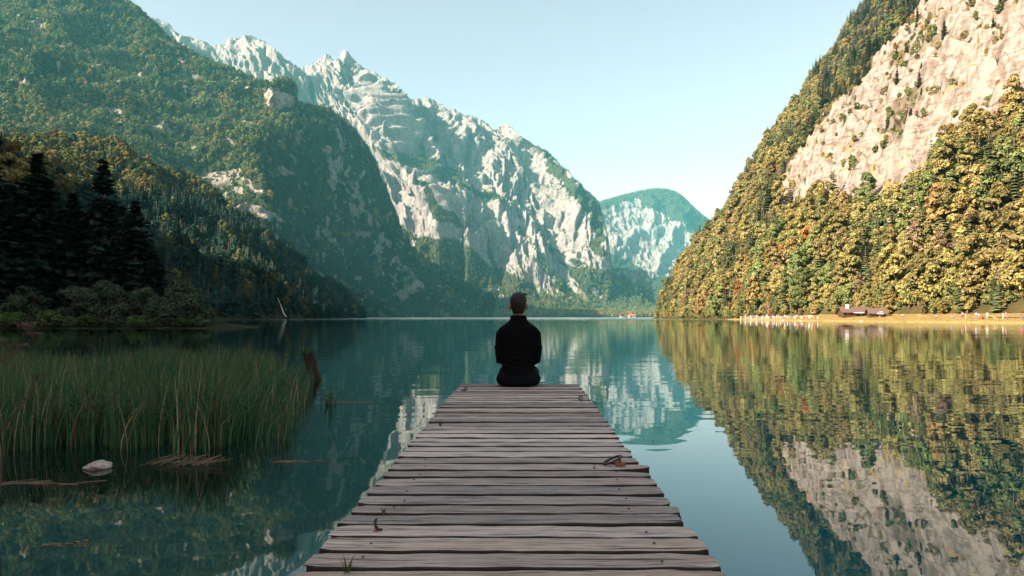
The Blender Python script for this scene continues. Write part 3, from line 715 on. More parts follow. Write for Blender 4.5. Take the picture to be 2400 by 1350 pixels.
# massif and hill: small dark trees
pM, iM, jM = sample_grid(gM, np.where(vegM > 0.9, 1.0, np.where(vegM > 0.7, 0.55, np.where(vegM > 0.3, 0.22, np.where(vegM > 0.2, 0.08, 0.015)))) * (vv >= 1.0), rg, 11.0)
scM = 0.75 + 0.45 * rg.random(len(pM)); scM *= np.where(vegM[iM, jM] < 0.9, 0.7, 1.0)
scatter('massif_forest', pM - np.array([0, 0, 1.0]), scM, pick(len(pM), [2, 2, 2, 3, 3, 3, 2, 0.5]), C_FAR, 'forest climbing the foot of the pale massif')
pH, iH, jH = sample_grid(gH, np.where(vegH > 0.9, 1.0, np.where(vegH > 0.3, 0.35, 0.03)) * (vH >= 0.7), rg, 12.0)
scatter('hill_forest', pH - np.array([0, 0, 1.0]), 0.8 + 0.5 * rg.random(len(pH)), pick(len(pH), [1, 1, 1, 4, 4, 4, 1, 0]), C_FAR, 'conifer forest on the rounded far hill')
# delta: yellowing trees along the far shore
pD, iD, jD = sample_grid(gD, np.where(Yd > shore_y + 30, 1.0, 0.0), rg, 9.5)
nearD = pD[:, 1] < 2640
scatter('delta_forest', pD - np.array([0, 0, 0.5]), np.where(nearD, 0.9, 1.1) * (0.7 + 0.6 * rg.random(len(pD))), np.where(nearD, pick(len(pD), [1, 1, 1, .6, .6, .6, 3, 5]), pick(len(pD), [2, 2, 2, 2, 2, 2, 2, 1])), C_FAR, 'yellowing woods on the delta at the far shore')
# left mountain
yel = sstep(0.0, 0.35, fbm(gL / 160.0, 3, 151))
dL_ = np.where(vegL > 0.5, 1.0, np.where(vegL > 0.3, 0.32, 0.13)) * (vL >= 0.6)
pL, iL, jL = sample_grid(gL, dL_, rg, 7.6)
con = fbm(pL / 120.0, 3, 152) + 0.25 * sstep(350, 150, pix(pL)[1]) + rg.normal(size=len(pL)) * 0.22 + 0.30 * sstep(600, 680, pix(pL)[0]) > 0.10
idL = np.where(con, pick(len(pL), [0.3, 0.3, 0.3, 3, 3, 3, 0.4, 0.1]), pick(len(pL), [3, 3, 3, 0.5, 0.5, 0.5, 3, 0.8]))
shade_zone = (sstep(590, 670, pix(pL)[0] + 0.15 * (pix(pL)[1] - 400)) * sstep(285, 335, pix(pL)[1]) > rg.random(len(pL)) * 1.15)
idL = np.where(shade_zone, 8 + (rg.random(len(pL)) < 0.5), idL)  # trees on the shaded cliff get the shade-coloured needles
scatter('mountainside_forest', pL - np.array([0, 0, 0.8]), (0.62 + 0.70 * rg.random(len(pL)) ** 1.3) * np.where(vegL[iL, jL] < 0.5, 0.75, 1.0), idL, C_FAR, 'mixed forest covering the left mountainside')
# near spur
pS, iS, jS = sample_grid(gS, np.where(vegS > 0.5, 1.0, 0.15) * (vS >= 0.6), rg, 6.0)
# ------------------------------------------------------------------ sunlit slope on the right: the largest 300 trees are single things, the rest is one wood
MIDK = ['broad0', 'broad1', 'broad2', 'broad3', 'broad4', 'broad5', 'broad6', 'broad7', 'conif0', 'conif1', 'conif2']
C_MID = proto_collection('slope_tree', MIDK)
upS = pix(pS)[1] < 470
C_SPUR = proto_collection('spur_tree', ['broad0', 'broad1', 'broad4', 'broad7', 'sbroad', 'sconif0', 'sconif1', 'sconif2'])
idS = np.where(upS, pick(len(pS), [4, 3, 3, 1, 2, 2, 2, 2]), pick(len(pS), [.5, 0, .3, 0, 4, 3, 3, 3]))  # below the sunlit crest mostly trees with shade painted into their colour
scatter('spur_forest', pS - np.array([0, 0, 0.6]), 0.55 + 0.45 * rg.random(len(pS)), idS, C_SPUR, 'dense shaded woods on the near left spur')
flat2 = flat & (ys + 0 * a < 340)
dR = np.where(vegR > 0.9, 1.0, np.where(vegR > 0.4, 0.5, np.where(vegR > 0.3, 0.16, np.where(vegR > 0.05, 0.12, 0.05))))
dR = np.where(flat2, 0.0, dR) * np.where(over > 45, 0.0, 1.0)
dR = np.where((a + 0 * ys < 3) , 0.0, dR)
pR, iR, jR = sample_grid(gR, dR, rg, 4.3)
ppx, ppy = pix(pR)
tone = fbm(pR / 45.0, 3, 161) + rg.normal(size=len(pR)) * 0.25
high = sstep(430, 200, ppy) 
conR = (fbm(pR / 70.0, 3, 162) + rg.normal(size=len(pR)) * 0.35 + 0.55 * high) > 0.30
idR = np.where(conR, pick(len(pR), [0, 0, 0, 0, 0, 0, 0, 0, 1, 1, 1]),
      np.where(tone > 0.28, pick(len(pR), [1, 3, 2, 3, 0, .25, .5, 1.6, 0, 0, 0]), np.where(tone < -0.22, pick(len(pR), [4, 1, 0, 1, 3, .05, .15, 0, 0, 0, 0]), pick(len(pR), [3, 4, .7, 3, 2, .06, .4, .7, 0, 0, 0]))))
rocky = vegR[iR, jR] < 0.9
idR = np.where(rocky & (rg.random(len(pR)) < 0.72), pick(len(pR), [4, 4, 1, 0, 4, .2, .3, 0, 0, 0, 0]), idR)
scR = (0.40 + 0.78 * rg.random(len(pR)) ** 1.7) * np.where(rocky, np.where(idR < 8, 0.42, 0.6), 1.0)
HT = np.array([PROTO[k][0].vertices[0].co.z * 0 + max(v.co.z for v in PROTO[k][0].vertices) for k in MIDK])
sizepx = HT[idR] * scR / pR[:, 1] * F
vis = (ppx > 1480) & (ppx < 2420) & (ppy > 0)
order = np.argsort(-np.where(vis, sizepx, 0))
# keep single trees from standing in one spot
chosen = []; taken_xy = []
for k in order:
    if len(chosen) >= 300 or sizepx[k] < 5 or not vis[k]: break
    xy = pR[k, :2]
    if all((xy[0] - t[0]) ** 2 + (xy[1] - t[1]) ** 2 > 22 for t in taken_xy): chosen.append(int(k)); taken_xy.append(xy)
single = np.zeros(len(pR), dtype=bool); single[chosen] = True
scatter('slope_forest', pR[~single] - np.array([0, 0, 0.5]), scR[~single], idR[~single], C_MID, 'autumn woods covering the sunlit right-hand slope')
edgeR = ((a + 0 * ys > mw - 1.5) & (a + 0 * ys < mw + 16)).astype(float) * np.where(over > 20, 0.0, 1.0)
pE, iE, jE = sample_grid(gR, edgeR, rg, 3.0)
scatter('edge_shrubs', pE - np.array([0, 0, 0.3]), 0.16 + 0.26 * rg.random(len(pE)), pick(len(pE), [3, 3, 3, 1, 4, .2, 0, 1, 0, 0, 0]), C_MID, 'shrubs along the foot of the sunlit woods')
KINDN = {'green': ('broadleaf_tree', 'green broadleaf tree'), 'olive': ('broadleaf_tree', 'olive-green broadleaf tree'), 'yellow': ('broadleaf_tree', 'yellowing broadleaf tree'),
         'orange': ('broadleaf_tree', 'rust-orange broadleaf tree'), 'bare': ('broadleaf_tree', 'half-bare pale tree'), 'spruce': ('spruce_tree', 'dark spruce')}
KLEAF = ['green', 'olive', 'yellow', 'olive', 'green', 'orange', 'bare', 'yellow', 'spruce', 'spruce', 'spruce']
def place_tree(key, leaf, p, s, rz, name, label, cat, group):
    t = empty(name, p, rz); t.scale = (s, s, s); tag(t, label, cat, group)
    cr, tr = PROTO[key]
    link('crown', cr, t)
    if tr is not None: link('trunk', tr, t)
    return t
def zone(x, y):
    if y > 640:
        for lim, t_ in ((1570, 'at the wooded nose where the slope meets the lake'), (1660, 'on the shore beyond the wooded nose'), (1750, 'at the lake edge short of the landing stage'), (1830, 'behind the lake end of the landing stage'), (1950, 'behind the huts end of the landing stage'), (2050, 'directly behind the long hut'), (2130, 'right of the smaller hut'), (2230, 'behind the lone meadow tree'), (2330, 'behind the meadow crowd')):
            if x < lim: return t_
        return 'behind the pale path at the picture edge'
    band = 'low on the slope' if y > 560 else 'halfway up the slope' if y > 470 else 'high on the slope'
    for lim, t_ in ((1650, 'above the wooded nose'), (1800, 'left of the pale cliff'), (1950, 'under the cliff tip'), (2080, 'above the huts'), (2200, 'under the cliff middle'), (2310, 'above the meadow')):
        if x < lim: return band + ' ' + t_
    return band + ' near the picture edge'
for k in chosen:
    leaf = KLEAF[idR[k]]; nm, kd = KINDN[leaf]; zn = zone(ppx[k], ppy[k]); ht_ = HT[idR[k]] * scR[k]
    kd = ('tall ' if ht_ > 16 else 'small ' if ht_ < 11.5 else 'mid-sized ') + kd
    place_tree(MIDK[idR[k]], leaf, pR[k] - np.array([0, 0, 0.4]), float(scR[k]), R.random() * 6.28, nm, kd + ' ' + zn, 'tree', kd + 's ' + zn)
# ------------------------------------------------------------------ the plank dock
def wood_mat():
    m, nt = mat('weathered_planks'); tc = N(nt, 'ShaderNodeTexCoord').outputs['Object']
    rnd = N(nt, 'ShaderNodeObjectInfo').outputs['Random']
    cb = N(nt, 'ShaderNodeCombineXYZ'); L(nt, math_n(nt, 'MULTIPLY', rnd, 37.0), cb.inputs[0]); L(nt, math_n(nt, 'MULTIPLY', rnd, 91.0), cb.inputs[1])
    va = N(nt, 'ShaderNodeVectorMath', operation='ADD'); L(nt, tc, va.inputs[0]); L(nt, cb.outputs[0], va.inputs[1]); v = va.outputs[0]
    grain = noise_n(nt, v, 55.0, 5, 0.65, 0.055, 1, 1, 0.25)
    fine = noise_n(nt, v, 190.0, 4, 0.6, 0.04, 1, 1)
    blot = noise_n(nt, v, 4.5, 4, 0.6, 0.6, 1.4, 1)
    spots = noise_n(nt, v, 60.0, 3, 0.6)
    c = mixc(nt, ramp(nt, grain, [(0.30, 0), (0.70, 1)]), (0.115, 0.100, 0.088), (0.68, 0.615, 0.545))
    c = mixc(nt, ramp(nt, blot, [(0.35, 0), (0.70, 0.75)]), c, (0.52, 0.425, 0.345))
    c = mixc(nt, ramp(nt, fine, [(0.32, 0.9), (0.48, 0)]), c, (0.05, 0.045, 0.042))
    c = mixc(nt, ramp(nt, grain, [(0.31, 0.95), (0.40, 0)]), c, (0.022, 0.021, 0.022))
    crk = noise_n(nt, v, 34.0, 3, 0.5, 0.03, 1, 1, 0.8)
    c = mixc(nt, ramp(nt, crk, [(0.30, 0.95), (0.37, 0)]), c, (0.02, 0.018, 0.017))
    c = mixc(nt, ramp(nt, spots, [(0.70, 0), (0.76, 0.5)]), c, (0.58, 0.55, 0.50))
    hs = N(nt, 'ShaderNodeHueSaturation'); L(nt, c, hs.inputs['Color']); L(nt, math_n(nt, 'ADD', math_n(nt, 'MULTIPLY', rnd, 0.75), 0.60), hs.inputs['Value'])
    L(nt, math_n(nt, 'ADD', math_n(nt, 'MULTIPLY', math_n(nt, 'FRACT', math_n(nt, 'MULTIPLY', rnd, 5.7)), 0.7), 0.6), hs.inputs['Saturation'])
    h = math_n(nt, 'ADD', math_n(nt, 'MULTIPLY', grain, 0.7), math_n(nt, 'MULTIPLY', fine, 0.5))
    principled(nt, hs.outputs[0], ramp(nt, blot, [(0.3, 0.72), (0.7, 0.9)]), 0.25, bump(nt, h, 0.8, 0.006)); return m
WOOD = wood_mat()
EDGE = simple_mat('plank_side', (0.030, 0.026, 0.023), 0.9, 0.1, 0.5, 20, 0.3)  # near-black sides and front bevel: shade of the gaps painted into the colour
BEAM = simple_mat('wet_timber', (0.05, 0.043, 0.036), 0.8, 0.2, 0.4, 8, 0.5)
RUST = simple_mat('rusty_iron', (0.24, 0.085, 0.045), 0.75, 0.3, 0.5, 60, 0.5)
IRON = simple_mat('dark_iron', (0.045, 0.042, 0.042), 0.55, 0.5, 0.4, 60, 0.2, 0.6)
DK_C, DK_S = 0.717, 0.0106             # camera height above the deck at the camera, and its gentle upward slope
def deck_z(y): return CZ - DK_C + DK_S * y
dock = empty('dock', (0, 1.4, 0)); tag(dock, 'weathered plank dock running out over the lake', 'dock')
def plank_mesh(w, ln, rg, notch=0.0, out=0.0, crack=False):
    nx, th = 34, 0.046
    xs = np.linspace(-ln / 2, ln / 2, nx); k = np.arange(nx)
    ef = rg.random() * 100
    nz = lambda sc, sd: fbm(np.stack([xs * sc + ef, 0 * xs + sd, 0 * xs], -1), 3, 7)
    front = -w / 2 + nz(9, 1) * 0.005; backe = w / 2 + nz(9, 5) * 0.005
    round_ = np.clip(1 - (ln / 2 - np.abs(xs)) / 0.03, 0, 1) ** 2 * 0.012
    front = front + round_; backe = backe - round_
    if notch: front = front + np.clip((xs - (ln / 2 - 0.20)) / 0.20, 0, 1) ** 1.3 * notch
    if out < 0: backe = backe + np.clip((xs - (ln / 2 - 0.20)) / 0.20, 0, 1) ** 1.3 * out
    top = nz(5, 9) * 0.0035
    bev = 0.004
    prof = []
    for yy, zz in ((front, 0 * xs - th), (front, -bev + top), (front + bev, top), ((front + backe) / 2, top + 0.0012), (backe - bev, top), (backe, -bev + top), (backe, 0 * xs - th)):
        prof.append(np.stack([xs, yy, zz + 0 * xs], -1))
    g = np.stack(prof, 0); nr = len(prof)            # nr x nx x 3
    f = []; mi = []
    for r in range(nr):
        r2 = (r + 1) % nr
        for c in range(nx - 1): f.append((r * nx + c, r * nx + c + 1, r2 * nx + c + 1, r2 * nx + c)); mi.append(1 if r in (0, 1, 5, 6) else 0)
    f.append(tuple(r * nx for r in range(nr))); f.append(tuple(r * nx + nx - 1 for r in reversed(range(nr))))
    jit = rg.normal(size=(nr, 2)) * 0.004; g[:, 0, 0] += jit[:, 0]; g[:, -1, 0] += jit[:, 1]
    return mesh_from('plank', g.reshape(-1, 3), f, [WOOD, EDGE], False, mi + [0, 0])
rgd = np.random.default_rng(21)
y = 1.15; planks = []
while y < 6.56:
    w = 0.102 + 0.026 * rgd.random(); gap = 0.008 + 0.010 * rgd.random()
    yc = y + w / 2; cx = 0.0 + 0.0144 * (yc - 1.84)
    ln = 1.143 + 0.03 * min(1, max(0, (3.6 - yc) / 2.0)) + rgd.normal() * 0.004; sh = rgd.normal() * 0.004
    special = abs(yc - 3.07) < 0.075; nxt = abs(yc - 2.93) < 0.07
    if special: ln += 0.035; sh += 0.018
    me = plank_mesh(w, ln, rgd, 0.045 if special else 0.0, -0.03 if nxt else 0.0)
    o = link('plank', me, dock)
    o.location = (cx + sh, yc - 1.4, deck_z(yc) + rgd.normal() * 0.0022)
    o.rotation_euler = (rgd.normal() * 0.010, rgd.normal() * 0.0025, rgd.normal() * 0.0035)
    planks.append((yc, cx)); y += w + gap
Y_END = y - gap
for sx in (-0.42, 0.42):
    mb = MB(); mb.box((sx, 2.6, deck_z(4.0) - 0.046 - 0.075), (0.10, 5.15, 0.14), 0.0, 0, DK_S); b = mb.build('beam', BEAM, dock)
    b.location = (0.0144 * 2, 0, 0)
    for yy in (2.6, 4.4, 6.1):
        mb = MB(); mb.tube([(sx + 0.02, yy - 1.4, -1.6), (sx, yy - 1.4, deck_z(yy) - 0.19)], [0.075, 0.07], 12); mb.build('post', BEAM, dock, True, (0.0144 * (yy - 1.84), 0, 0))
def on_deck(px, py):
    d = DK_C / ((py - HZ) / F + DK_S); return Vector(((px - 1200) / F * d, d - 1.4, deck_z(d) + 0.002))
# rusty mooring ring on its plate
p = on_deck(1446, 1090); mr = empty('mooring_ring', p); mr.parent = dock; mr['label'] = 'rusty iron mooring ring on a plate'
mb = MB(); mb.box((0.012, -0.008, 0.006), (0.042, 0.05, 0.010), 0.05); mb.build('plate', RUST, mr)
mb = MB(); mb.tube([(0.012 + 0.0 * t, 0.0 + 0.016 * math.cos(t), 0.022 + 0.017 * math.sin(t)) for t in np.linspace(-0.6, 3.75, 14)], 0.0058, 8); mb.build('eye', RUST, mr, True)
mb = MB(); mb.tube([(-0.020 + 0.040 * math.cos(t), 0.006 + 0.034 * math.sin(t), 0.020 + 0.018 * math.cos(t)) for t in np.linspace(0, 2 * math.pi, 25)], 0.0055, 8, 0, False); mb.build('ring', IRON, mr, True)
def hook(px, py, s, rz, kind):
    p = on_deck(px, py); h = empty('hook', p, rz); h.parent = dock; h.scale = (s, s, s)
    mb = MB()
    if kind == 'up': mb.tube([(0.03, 0, 0.003), (0.012, 0, 0.006), (0, 0, 0.018), (-0.006, 0, 0.04), (-0.004, 0, 0.058), (0.004, 0, 0.066)], [0.006, 0.008, 0.009, 0.008, 0.007, 0.004], 8)
    else: mb.tube([(-0.045, 0, 0.006), (-0.015, 0, 0.007), (0.01, 0, 0.012), (0.026, 0, 0.026), (0.018, 0, 0.042), (0.0, 0, 0.044), (-0.012, 0, 0.034), (-0.008, 0, 0.022)], 0.0062, 8)
    mb.build('shank', IRON, h, True); mb = MB(); mb.tube([(0.0, 0, 0), (0.0, 0, 0.004)], 0.016, 10); mb.build('washer', RUST, h, True)
hook(882, 1246, 0.62, 0.3, 'up'); hook(1090, 917, 0.8, 0.0, 'curl'); hook(1362, 940, 0.8, 3.0, 'curl')
# nail heads, two rows
nm = MB(); nm.tube([(0, 0, 0), (0, 0, 0.0025)], 0.0042, 8); nail = nm.mesh('nail', [IRON], True)
for (yc, cx) in planks:
    if yc > 3.3: continue
    for sx in (-0.43, 0.43):
        o = link('nail', nail, dock); o.location = (cx + sx + rgd.normal() * 0.012, yc - 1.4 + rgd.normal() * 0.02, deck_z(yc) + 0.002)
# tufts of grass in the gaps
TUFT = LF['herb']
def tuft(px, py, n, ht, label, name='grass_tuft', deck=True, loc=None):
    rg_ = np.random.default_rng(int(px + py)); vs = []; fs = []
    for k in range(n):
        a = rg_.random() * 6.28; l = ht * (0.5 + 0.7 * rg_.random()); b = 0.25 + 0.5 * rg_.random(); r0 = rg_.random() * ht * 0.25
        wv = ht * 0.025 + 0.0012; pv = None
        for i in range(4):
            t = i / 3; x = math.cos(a) * (r0 + b * l * t * t); yv = math.sin(a) * (r0 + b * l * t * t); z = l * t * (1 - 0.25 * t)
            s_ = wv * (1 - t * 0.95); vs += [(x - math.sin(a) * s_, yv + math.cos(a) * s_, z), (x + math.sin(a) * s_, yv - math.cos(a) * s_, z)]
            if i: b0 = len(vs) - 4; fs.append((b0, b0 + 1, b0 + 3, b0 + 2))
    p = loc if loc is not None else on_deck(px, py) + Vector((0, 1.4, -0.004))
    o = link(name, mesh_from(name, vs, fs, [TUFT]), None, p); tag(o, label, 'grass')
    return o
tuft(1032, 998, 12, 0.06, 'small grass tuft growing between planks halfway along the dock')
tuft(898, 1203, 14, 0.035, 'low green tuft in a plank gap behind the upright hook')
tuft(815, 1340, 8, 0.06, 'few green blades sprouting at the near end of the dock')
tuft(1392, 1097, 8, 0.02, 'tiny moss tuft beside the rusty mooring ring')
# ------------------------------------------------------------------ the person sitting at the end of the dock
SKIN = simple_mat('skin', (0.32, 0.18, 0.125), 0.5, 0.4, 0.12, 12)
def cloth_mat(name, col):
    m, nt = mat(name); tc = N(nt, 'ShaderNodeTexCoord').outputs['Object']
    n = noise_n(nt, tc, 9, 4, 0.55, 1, 1, 1.6, 0.6); f = noise_n(nt, tc, 320, 2)
    principled(nt, mixc(nt, f, [x * 0.75 for x in col], [x * 1.25 for x in col]), 0.9, 0.06, bump(nt, n, 0.55, 0.03)); return m
SHIRT = cloth_mat('black_shirt', (0.003, 0.0033, 0.0042)); TROUS = cloth_mat('dark_trousers', (0.004, 0.0055, 0.008)); SHOE = simple_mat('shoe_leather', (0.02, 0.018, 0.016), 0.5, 0.4)
def hair_mat():
    m, nt = mat('dark_hair'); tc = N(nt, 'ShaderNodeTexCoord').outputs['Object']
    n = noise_n(nt, tc, 60, 4, 0.6, 1.6, 1.2, 0.35, 1.2)
    principled(nt, mixc(nt, ramp(nt, n, [(0.35, 0), (0.65, 1)]), (0.003, 0.0027, 0.0024), (0.012, 0.009, 0.0075)), 0.55, 0.35, bump(nt, n, 0.9, 0.012)); return m
HAIR = hair_mat()
def rings(mb, rs, n=28, mi=0):
    """closed tube of level ellipses: (z, centre x, centre y, half width, half depth)"""
    vs = [(cx + a * math.copysign(abs(math.cos(t)) ** 0.9, math.cos(t)), cy + b * math.copysign(abs(math.sin(t)) ** 0.9, math.sin(t)), z) for (z, cx, cy, a, b) in rs for t in [2 * math.pi * k / n for k in range(n)]]
    fs = [(i * n + k, i * n + (k + 1) % n, (i + 1) * n + (k + 1) % n, (i + 1) * n + k) for i in range(len(rs) - 1) for k in range(n)]
    fs += [tuple(reversed(range(n))), tuple((len(rs) - 1) * n + k for k in range(n))]
    mb.add(vs, fs, mi)
def ball(mb, c, r, n=12):
    rs = [(c[2] - r[2] * math.cos(math.pi * i / n), c[0], c[1], max(1e-4, r[0] * math.sin(math.pi * i / n)), max(1e-4, r[1] * math.sin(math.pi * i / n))) for i in range(n + 1)]
    rings(mb, rs, 16)
def fuse(name, mb, material, voxel, smooth=4, parent=None, loc=None):
    """one continuous surface out of overlapping forms"""
    me = mb.mesh(name, [material]); o = bpy.data.objects.new(name, me); COL.objects.link(o)
    r = o.modifiers.new('remesh', 'REMESH'); r.mode = 'VOXEL'; r.voxel_size = voxel
    s = o.modifiers.new('smooth', 'SMOOTH'); s.factor = 0.5; s.iterations = smooth
    dg = bpy.context.evaluated_depsgraph_get(); m2 = bpy.data.meshes.new_from_object(o.evaluated_get(dg)); m2.name = name
    bpy.data.objects.remove(o); bpy.data.meshes.remove(me)
    if not m2.materials: m2.materials.append(material)
    m2.polygons.foreach_set('use_smooth', np.ones(len(m2.polygons), dtype=bool))
    return link(name, m2, parent, loc)
PY = Y_END - 0.155; PX = (1215 - 1200) / F * PY
per = empty('person', (PX, PY, deck_z(PY) + 0.004), -0.03); tag(per, 'person in black shirt and dark trousers sitting on the dock end, seen from behind', 'person')
# body: head, neck, trunk, arms, hands, legs (+y is the way the person faces)
b = MB()
rings(b, [(0.02, 0, 0, .15, .10), (0.10, 0, 0, .165, .115), (0.19, 0, 0.01, .140, .10), (0.32, 0, 0.015, .150, .105), (0.44, 0, 0.01, .165, .11), (0.50, 0, 0, .165, .095), (0.56, 0, -.005, .11, .07), (0.60, 0, 0, .055, .055), (0.66, 0, .012, .053, .055), (0.72, 0, .02, .053, .056)])
rings(b, [(0.655, 0, .065, .018, .020), (0.668, 0, .055, .040, .045), (0.69, 0, .040, .056, .066), (0.72, 0, .03, .066, .082), (0.755, 0, .02, .0715, .093), (0.79, 0, .012, .073, .096), (0.825, 0, .008, .069, .089), (0.85, 0, .006, .055, .070), (0.866, 0, .004, .030, .040), (0.870, 0, .004, .008, .01)])
b.tube([(0, .112, .768), (0, .126, .744), (0, .132, .732), (0, .112, .722)], [.008, .011, .014, .010], 8)          # nose
b.tube([(-.024, .105, .700), (0, .112, .701), (.024, .105, .700)], [.006, .0085, .006], 8)                            # lips
b.tube([(-.045, .088, .782), (0, .106, .778), (.045, .088, .782)], [.008, .010, .008], 8)                             # brow
for s in (-1, 1):
    ball(b, (s * .0825, .002, .735), (.010, .021, .032)); ball(b, (s * .0885, -.010, .740), (.007, .014, .025))        # ear
    b.tube([(s * .145, 0, .49), (s * .166, -.012, .40), (s * .168, -.018, .28), (s * .140, .10, .220), (s * .075, .215, .165)], [.044, .038, .034, .032, .026], 12)
    wr = Vector((s * .075, .215, .165)); dr = Vector((-s * .035, .085, -.018)).normalized(); sd = Vector((-s * .6, -.25, 0)).normalized()
    b.tube([wr, wr + dr * .035, wr + dr * .075], [.026, .034, .030], 10)
    for k, (off, ln) in enumerate(((-.027, .062), (-.009, .072), (.009, .068), (.025, .054))):
        p0 = wr + dr * .070 + sd * off; b.tube([p0, p0 + dr * ln * .5 + Vector((0, 0, .003)), p0 + dr * ln * .85 + Vector((0, 0, -.014)), p0 + dr * ln + Vector((0, 0, -.030))], [.0092, .0088, .0080, .0066], 8)
    t0 = wr + dr * .02 - sd * .030; b.tube([t0, t0 + dr * .030 - sd * .014, t0 + dr * .058 - sd * .010 + Vector((0, 0, -.01))], [.0115, .0105, .0085], 8)
    b.tube([(s * .09, .02, .085), (s * .105, .25, .09), (s * .115, .46, .075)], [.075, .072, .056], 14)
    b.tube([(s * .115, .46, .075), (s * .118, .475, -.12), (s * .118, .46, -.36)], [.055, .052, .036], 12)
    b.tube([(s * .118, .43, -.40), (s * .120, .52, -.41), (s * .122, .60, -.425)], [.036, .036, .026], 10)
body = fuse('body', b, SKIN, 0.0058, 3, per)
for s in (-1, 1):
    e = MB(); ball(e, (s * .031, .094, .757), (.0115, .0115, .0095), 8); e.build('eye', simple_mat('eye_white', (0.6, 0.58, 0.55), 0.2, 0.5), per, True)
# hair: thick cap over crown and nape, clear of the ears
h = MB()
rings(h, [(0.676, 0, -.036, .046, .030), (0.698, 0, -.038, .057, .043), (0.728, 0, -.034, .064, .056), (0.752, 0, -.022, .0725, .074), (0.780, 0, -.008, .0785, .093), (0.810, 0, .004, .0800, .103), (0.836, .001, .008, .0735, .099), (0.856, .002, .010, .060, .083), (0.872, .004, .012, .042, .058), (0.882, .005, .014, .022, .030), (0.886, .006, .014, .008, .010)])
for k in range(26):
    a = R.random() * 6.28; r_ = 0.02 + 0.05 * R.random(); x0, y0 = math.cos(a) * r_, .012 + math.sin(a) * r_ * 1.2
    z0 = .872 - 2.6 * r_ * r_; h.tube([(x0, y0, z0 - .01), (x0 + .012, y0 + .014, z0 + .004), (x0 + .022, y0 + .026, z0 - .002)], [.008, .007, .003], 6)
fuse('hair', h, HAIR, 0.0058, 2, per)
# shirt: trunk and sleeves, collar, hanging hem
sh = MB()
rings(sh, [(0.085, 0, -.030, .150, .120), (0.12, 0, -.022, .158, .130), (0.16, 0, -.010, .156, .128), (0.20, 0, 0, .152, .122), (0.27, 0, .008, .158, .122), (0.36, 0, .010, .172, .128), (0.44, 0, .004, .200, .130), (0.49, 0, .0, .208, .120), (0.52, 0, -.004, .196, .106), (0.55, 0, -.008, .168, .094), (0.575, 0, -.008, .132, .084), (0.60, 0, -.004, .098, .076), (0.62, 0, 0, .080, .070)])
rings(sh, [(0.60, 0, .000, .086, .076), (0.625, 0, .002, .081, .073), (0.652, 0, .004, .075, .070), (0.662, 0, .005, .070, .066)])
for s in (-1, 1):
    sh.tube([(s * .125, 0, .50), (s * .158, -.004, .475), (s * .168, -.012, .40), (s * .172, -.020, .31), (s * .164, .0, .252), (s * .138, .10, .222), (s * .098, .175, .188)], [.058, .060, .052, .050, .051, .047, .042], 14)
    sh.tube([(s * .178, -.015, .365), (s * .179, -.018, .345)], [.050, .051], 12)
    for k in range(3):                                   # folds round the elbow and the waist
        z = .30 - .035 * k; sh.tube([(s * .212, -.045 + .01 * k, z), (s * .19, -.07, z - .018), (s * .165, -.066, z - .01)], [.006, .011, .006], 6)
for k, (z, w_) in enumerate(((0.215, .11), (0.18, .135), (0.145, .12), (0.255, .08))):
    sh.tube([(-w_, -.105 - .004 * k, z + .02), (-.03, -.130, z - .008), (w_ * .9, -.108, z + .014)], [.007, .013, .007], 8)
fuse('shirt', sh, SHIRT, 0.0075, 4, per)
# trousers
tr_ = MB()
rings(tr_, [(0.0, 0, -.01, .165, .115), (0.015, 0, -.01, .195, .145), (0.05, 0, -.008, .212, .158), (0.09, 0, -.004, .205, .152), (0.13, 0, 0, .178, .132), (0.17, 0, .004, .158, .118)])
for s in (-1, 1):
    tr_.tube([(s * .105, .0, .088), (s * .115, .25, .094), (s * .122, .46, .078), (s * .123, .49, .02), (s * .122, .49, -.12), (s * .120, .47, -.34)], [.090, .086, .072, .068, .062, .052], 14)
fuse('trousers', tr_, TROUS, 0.0085, 4, per)
for s in (-1, 1):
    f = MB(); f.tube([(s * .118, .42, -.395), (s * .120, .47, -.398), (s * .122, .55, -.415), (s * .124, .625, -.432)], [.040, .046, .043, .026], 12); f.build('shoe', SHOE, per, True)
# ------------------------------------------------------------------ near left shore: bank, conifers, bushes
xs_ = np.linspace(-220, -30, 110); yv_ = np.linspace(76, 330, 110)
Xk, Yk = np.meshgrid(xs_, yv_)
edge_x = -33.5 - 0.9 * np.maximum(Yk - 94, 0) + fbm(np.stack([Xk, Yk, 0 * Xk], -1) / 9.0, 3, 171) * 2.0
edge_y = 82.0 + fbm(np.stack([Xk, Yk, 0 * Xk], -1) / 7.0 + 3, 3, 172) * 2.0
ins = np.minimum(edge_x - Xk, Yk - edge_y)
Zk = np.clip(ins * 0.10, -0.8, 1.6) + fbm(np.stack([Xk, Yk, 0 * Xk], -1) / 5.0, 3, 173) * 0.12 * (ins > 1)
Zk = np.where(ins < 0, -0.6, Zk)
gk = np.stack([Xk, Yk, Zk], -1)
terrain('bank', gk[:, ::-1], M_LEFT, np.ones(Xk.shape), np.ones(Xk.shape), 'low grassy bank under the dark conifers at the left shore')

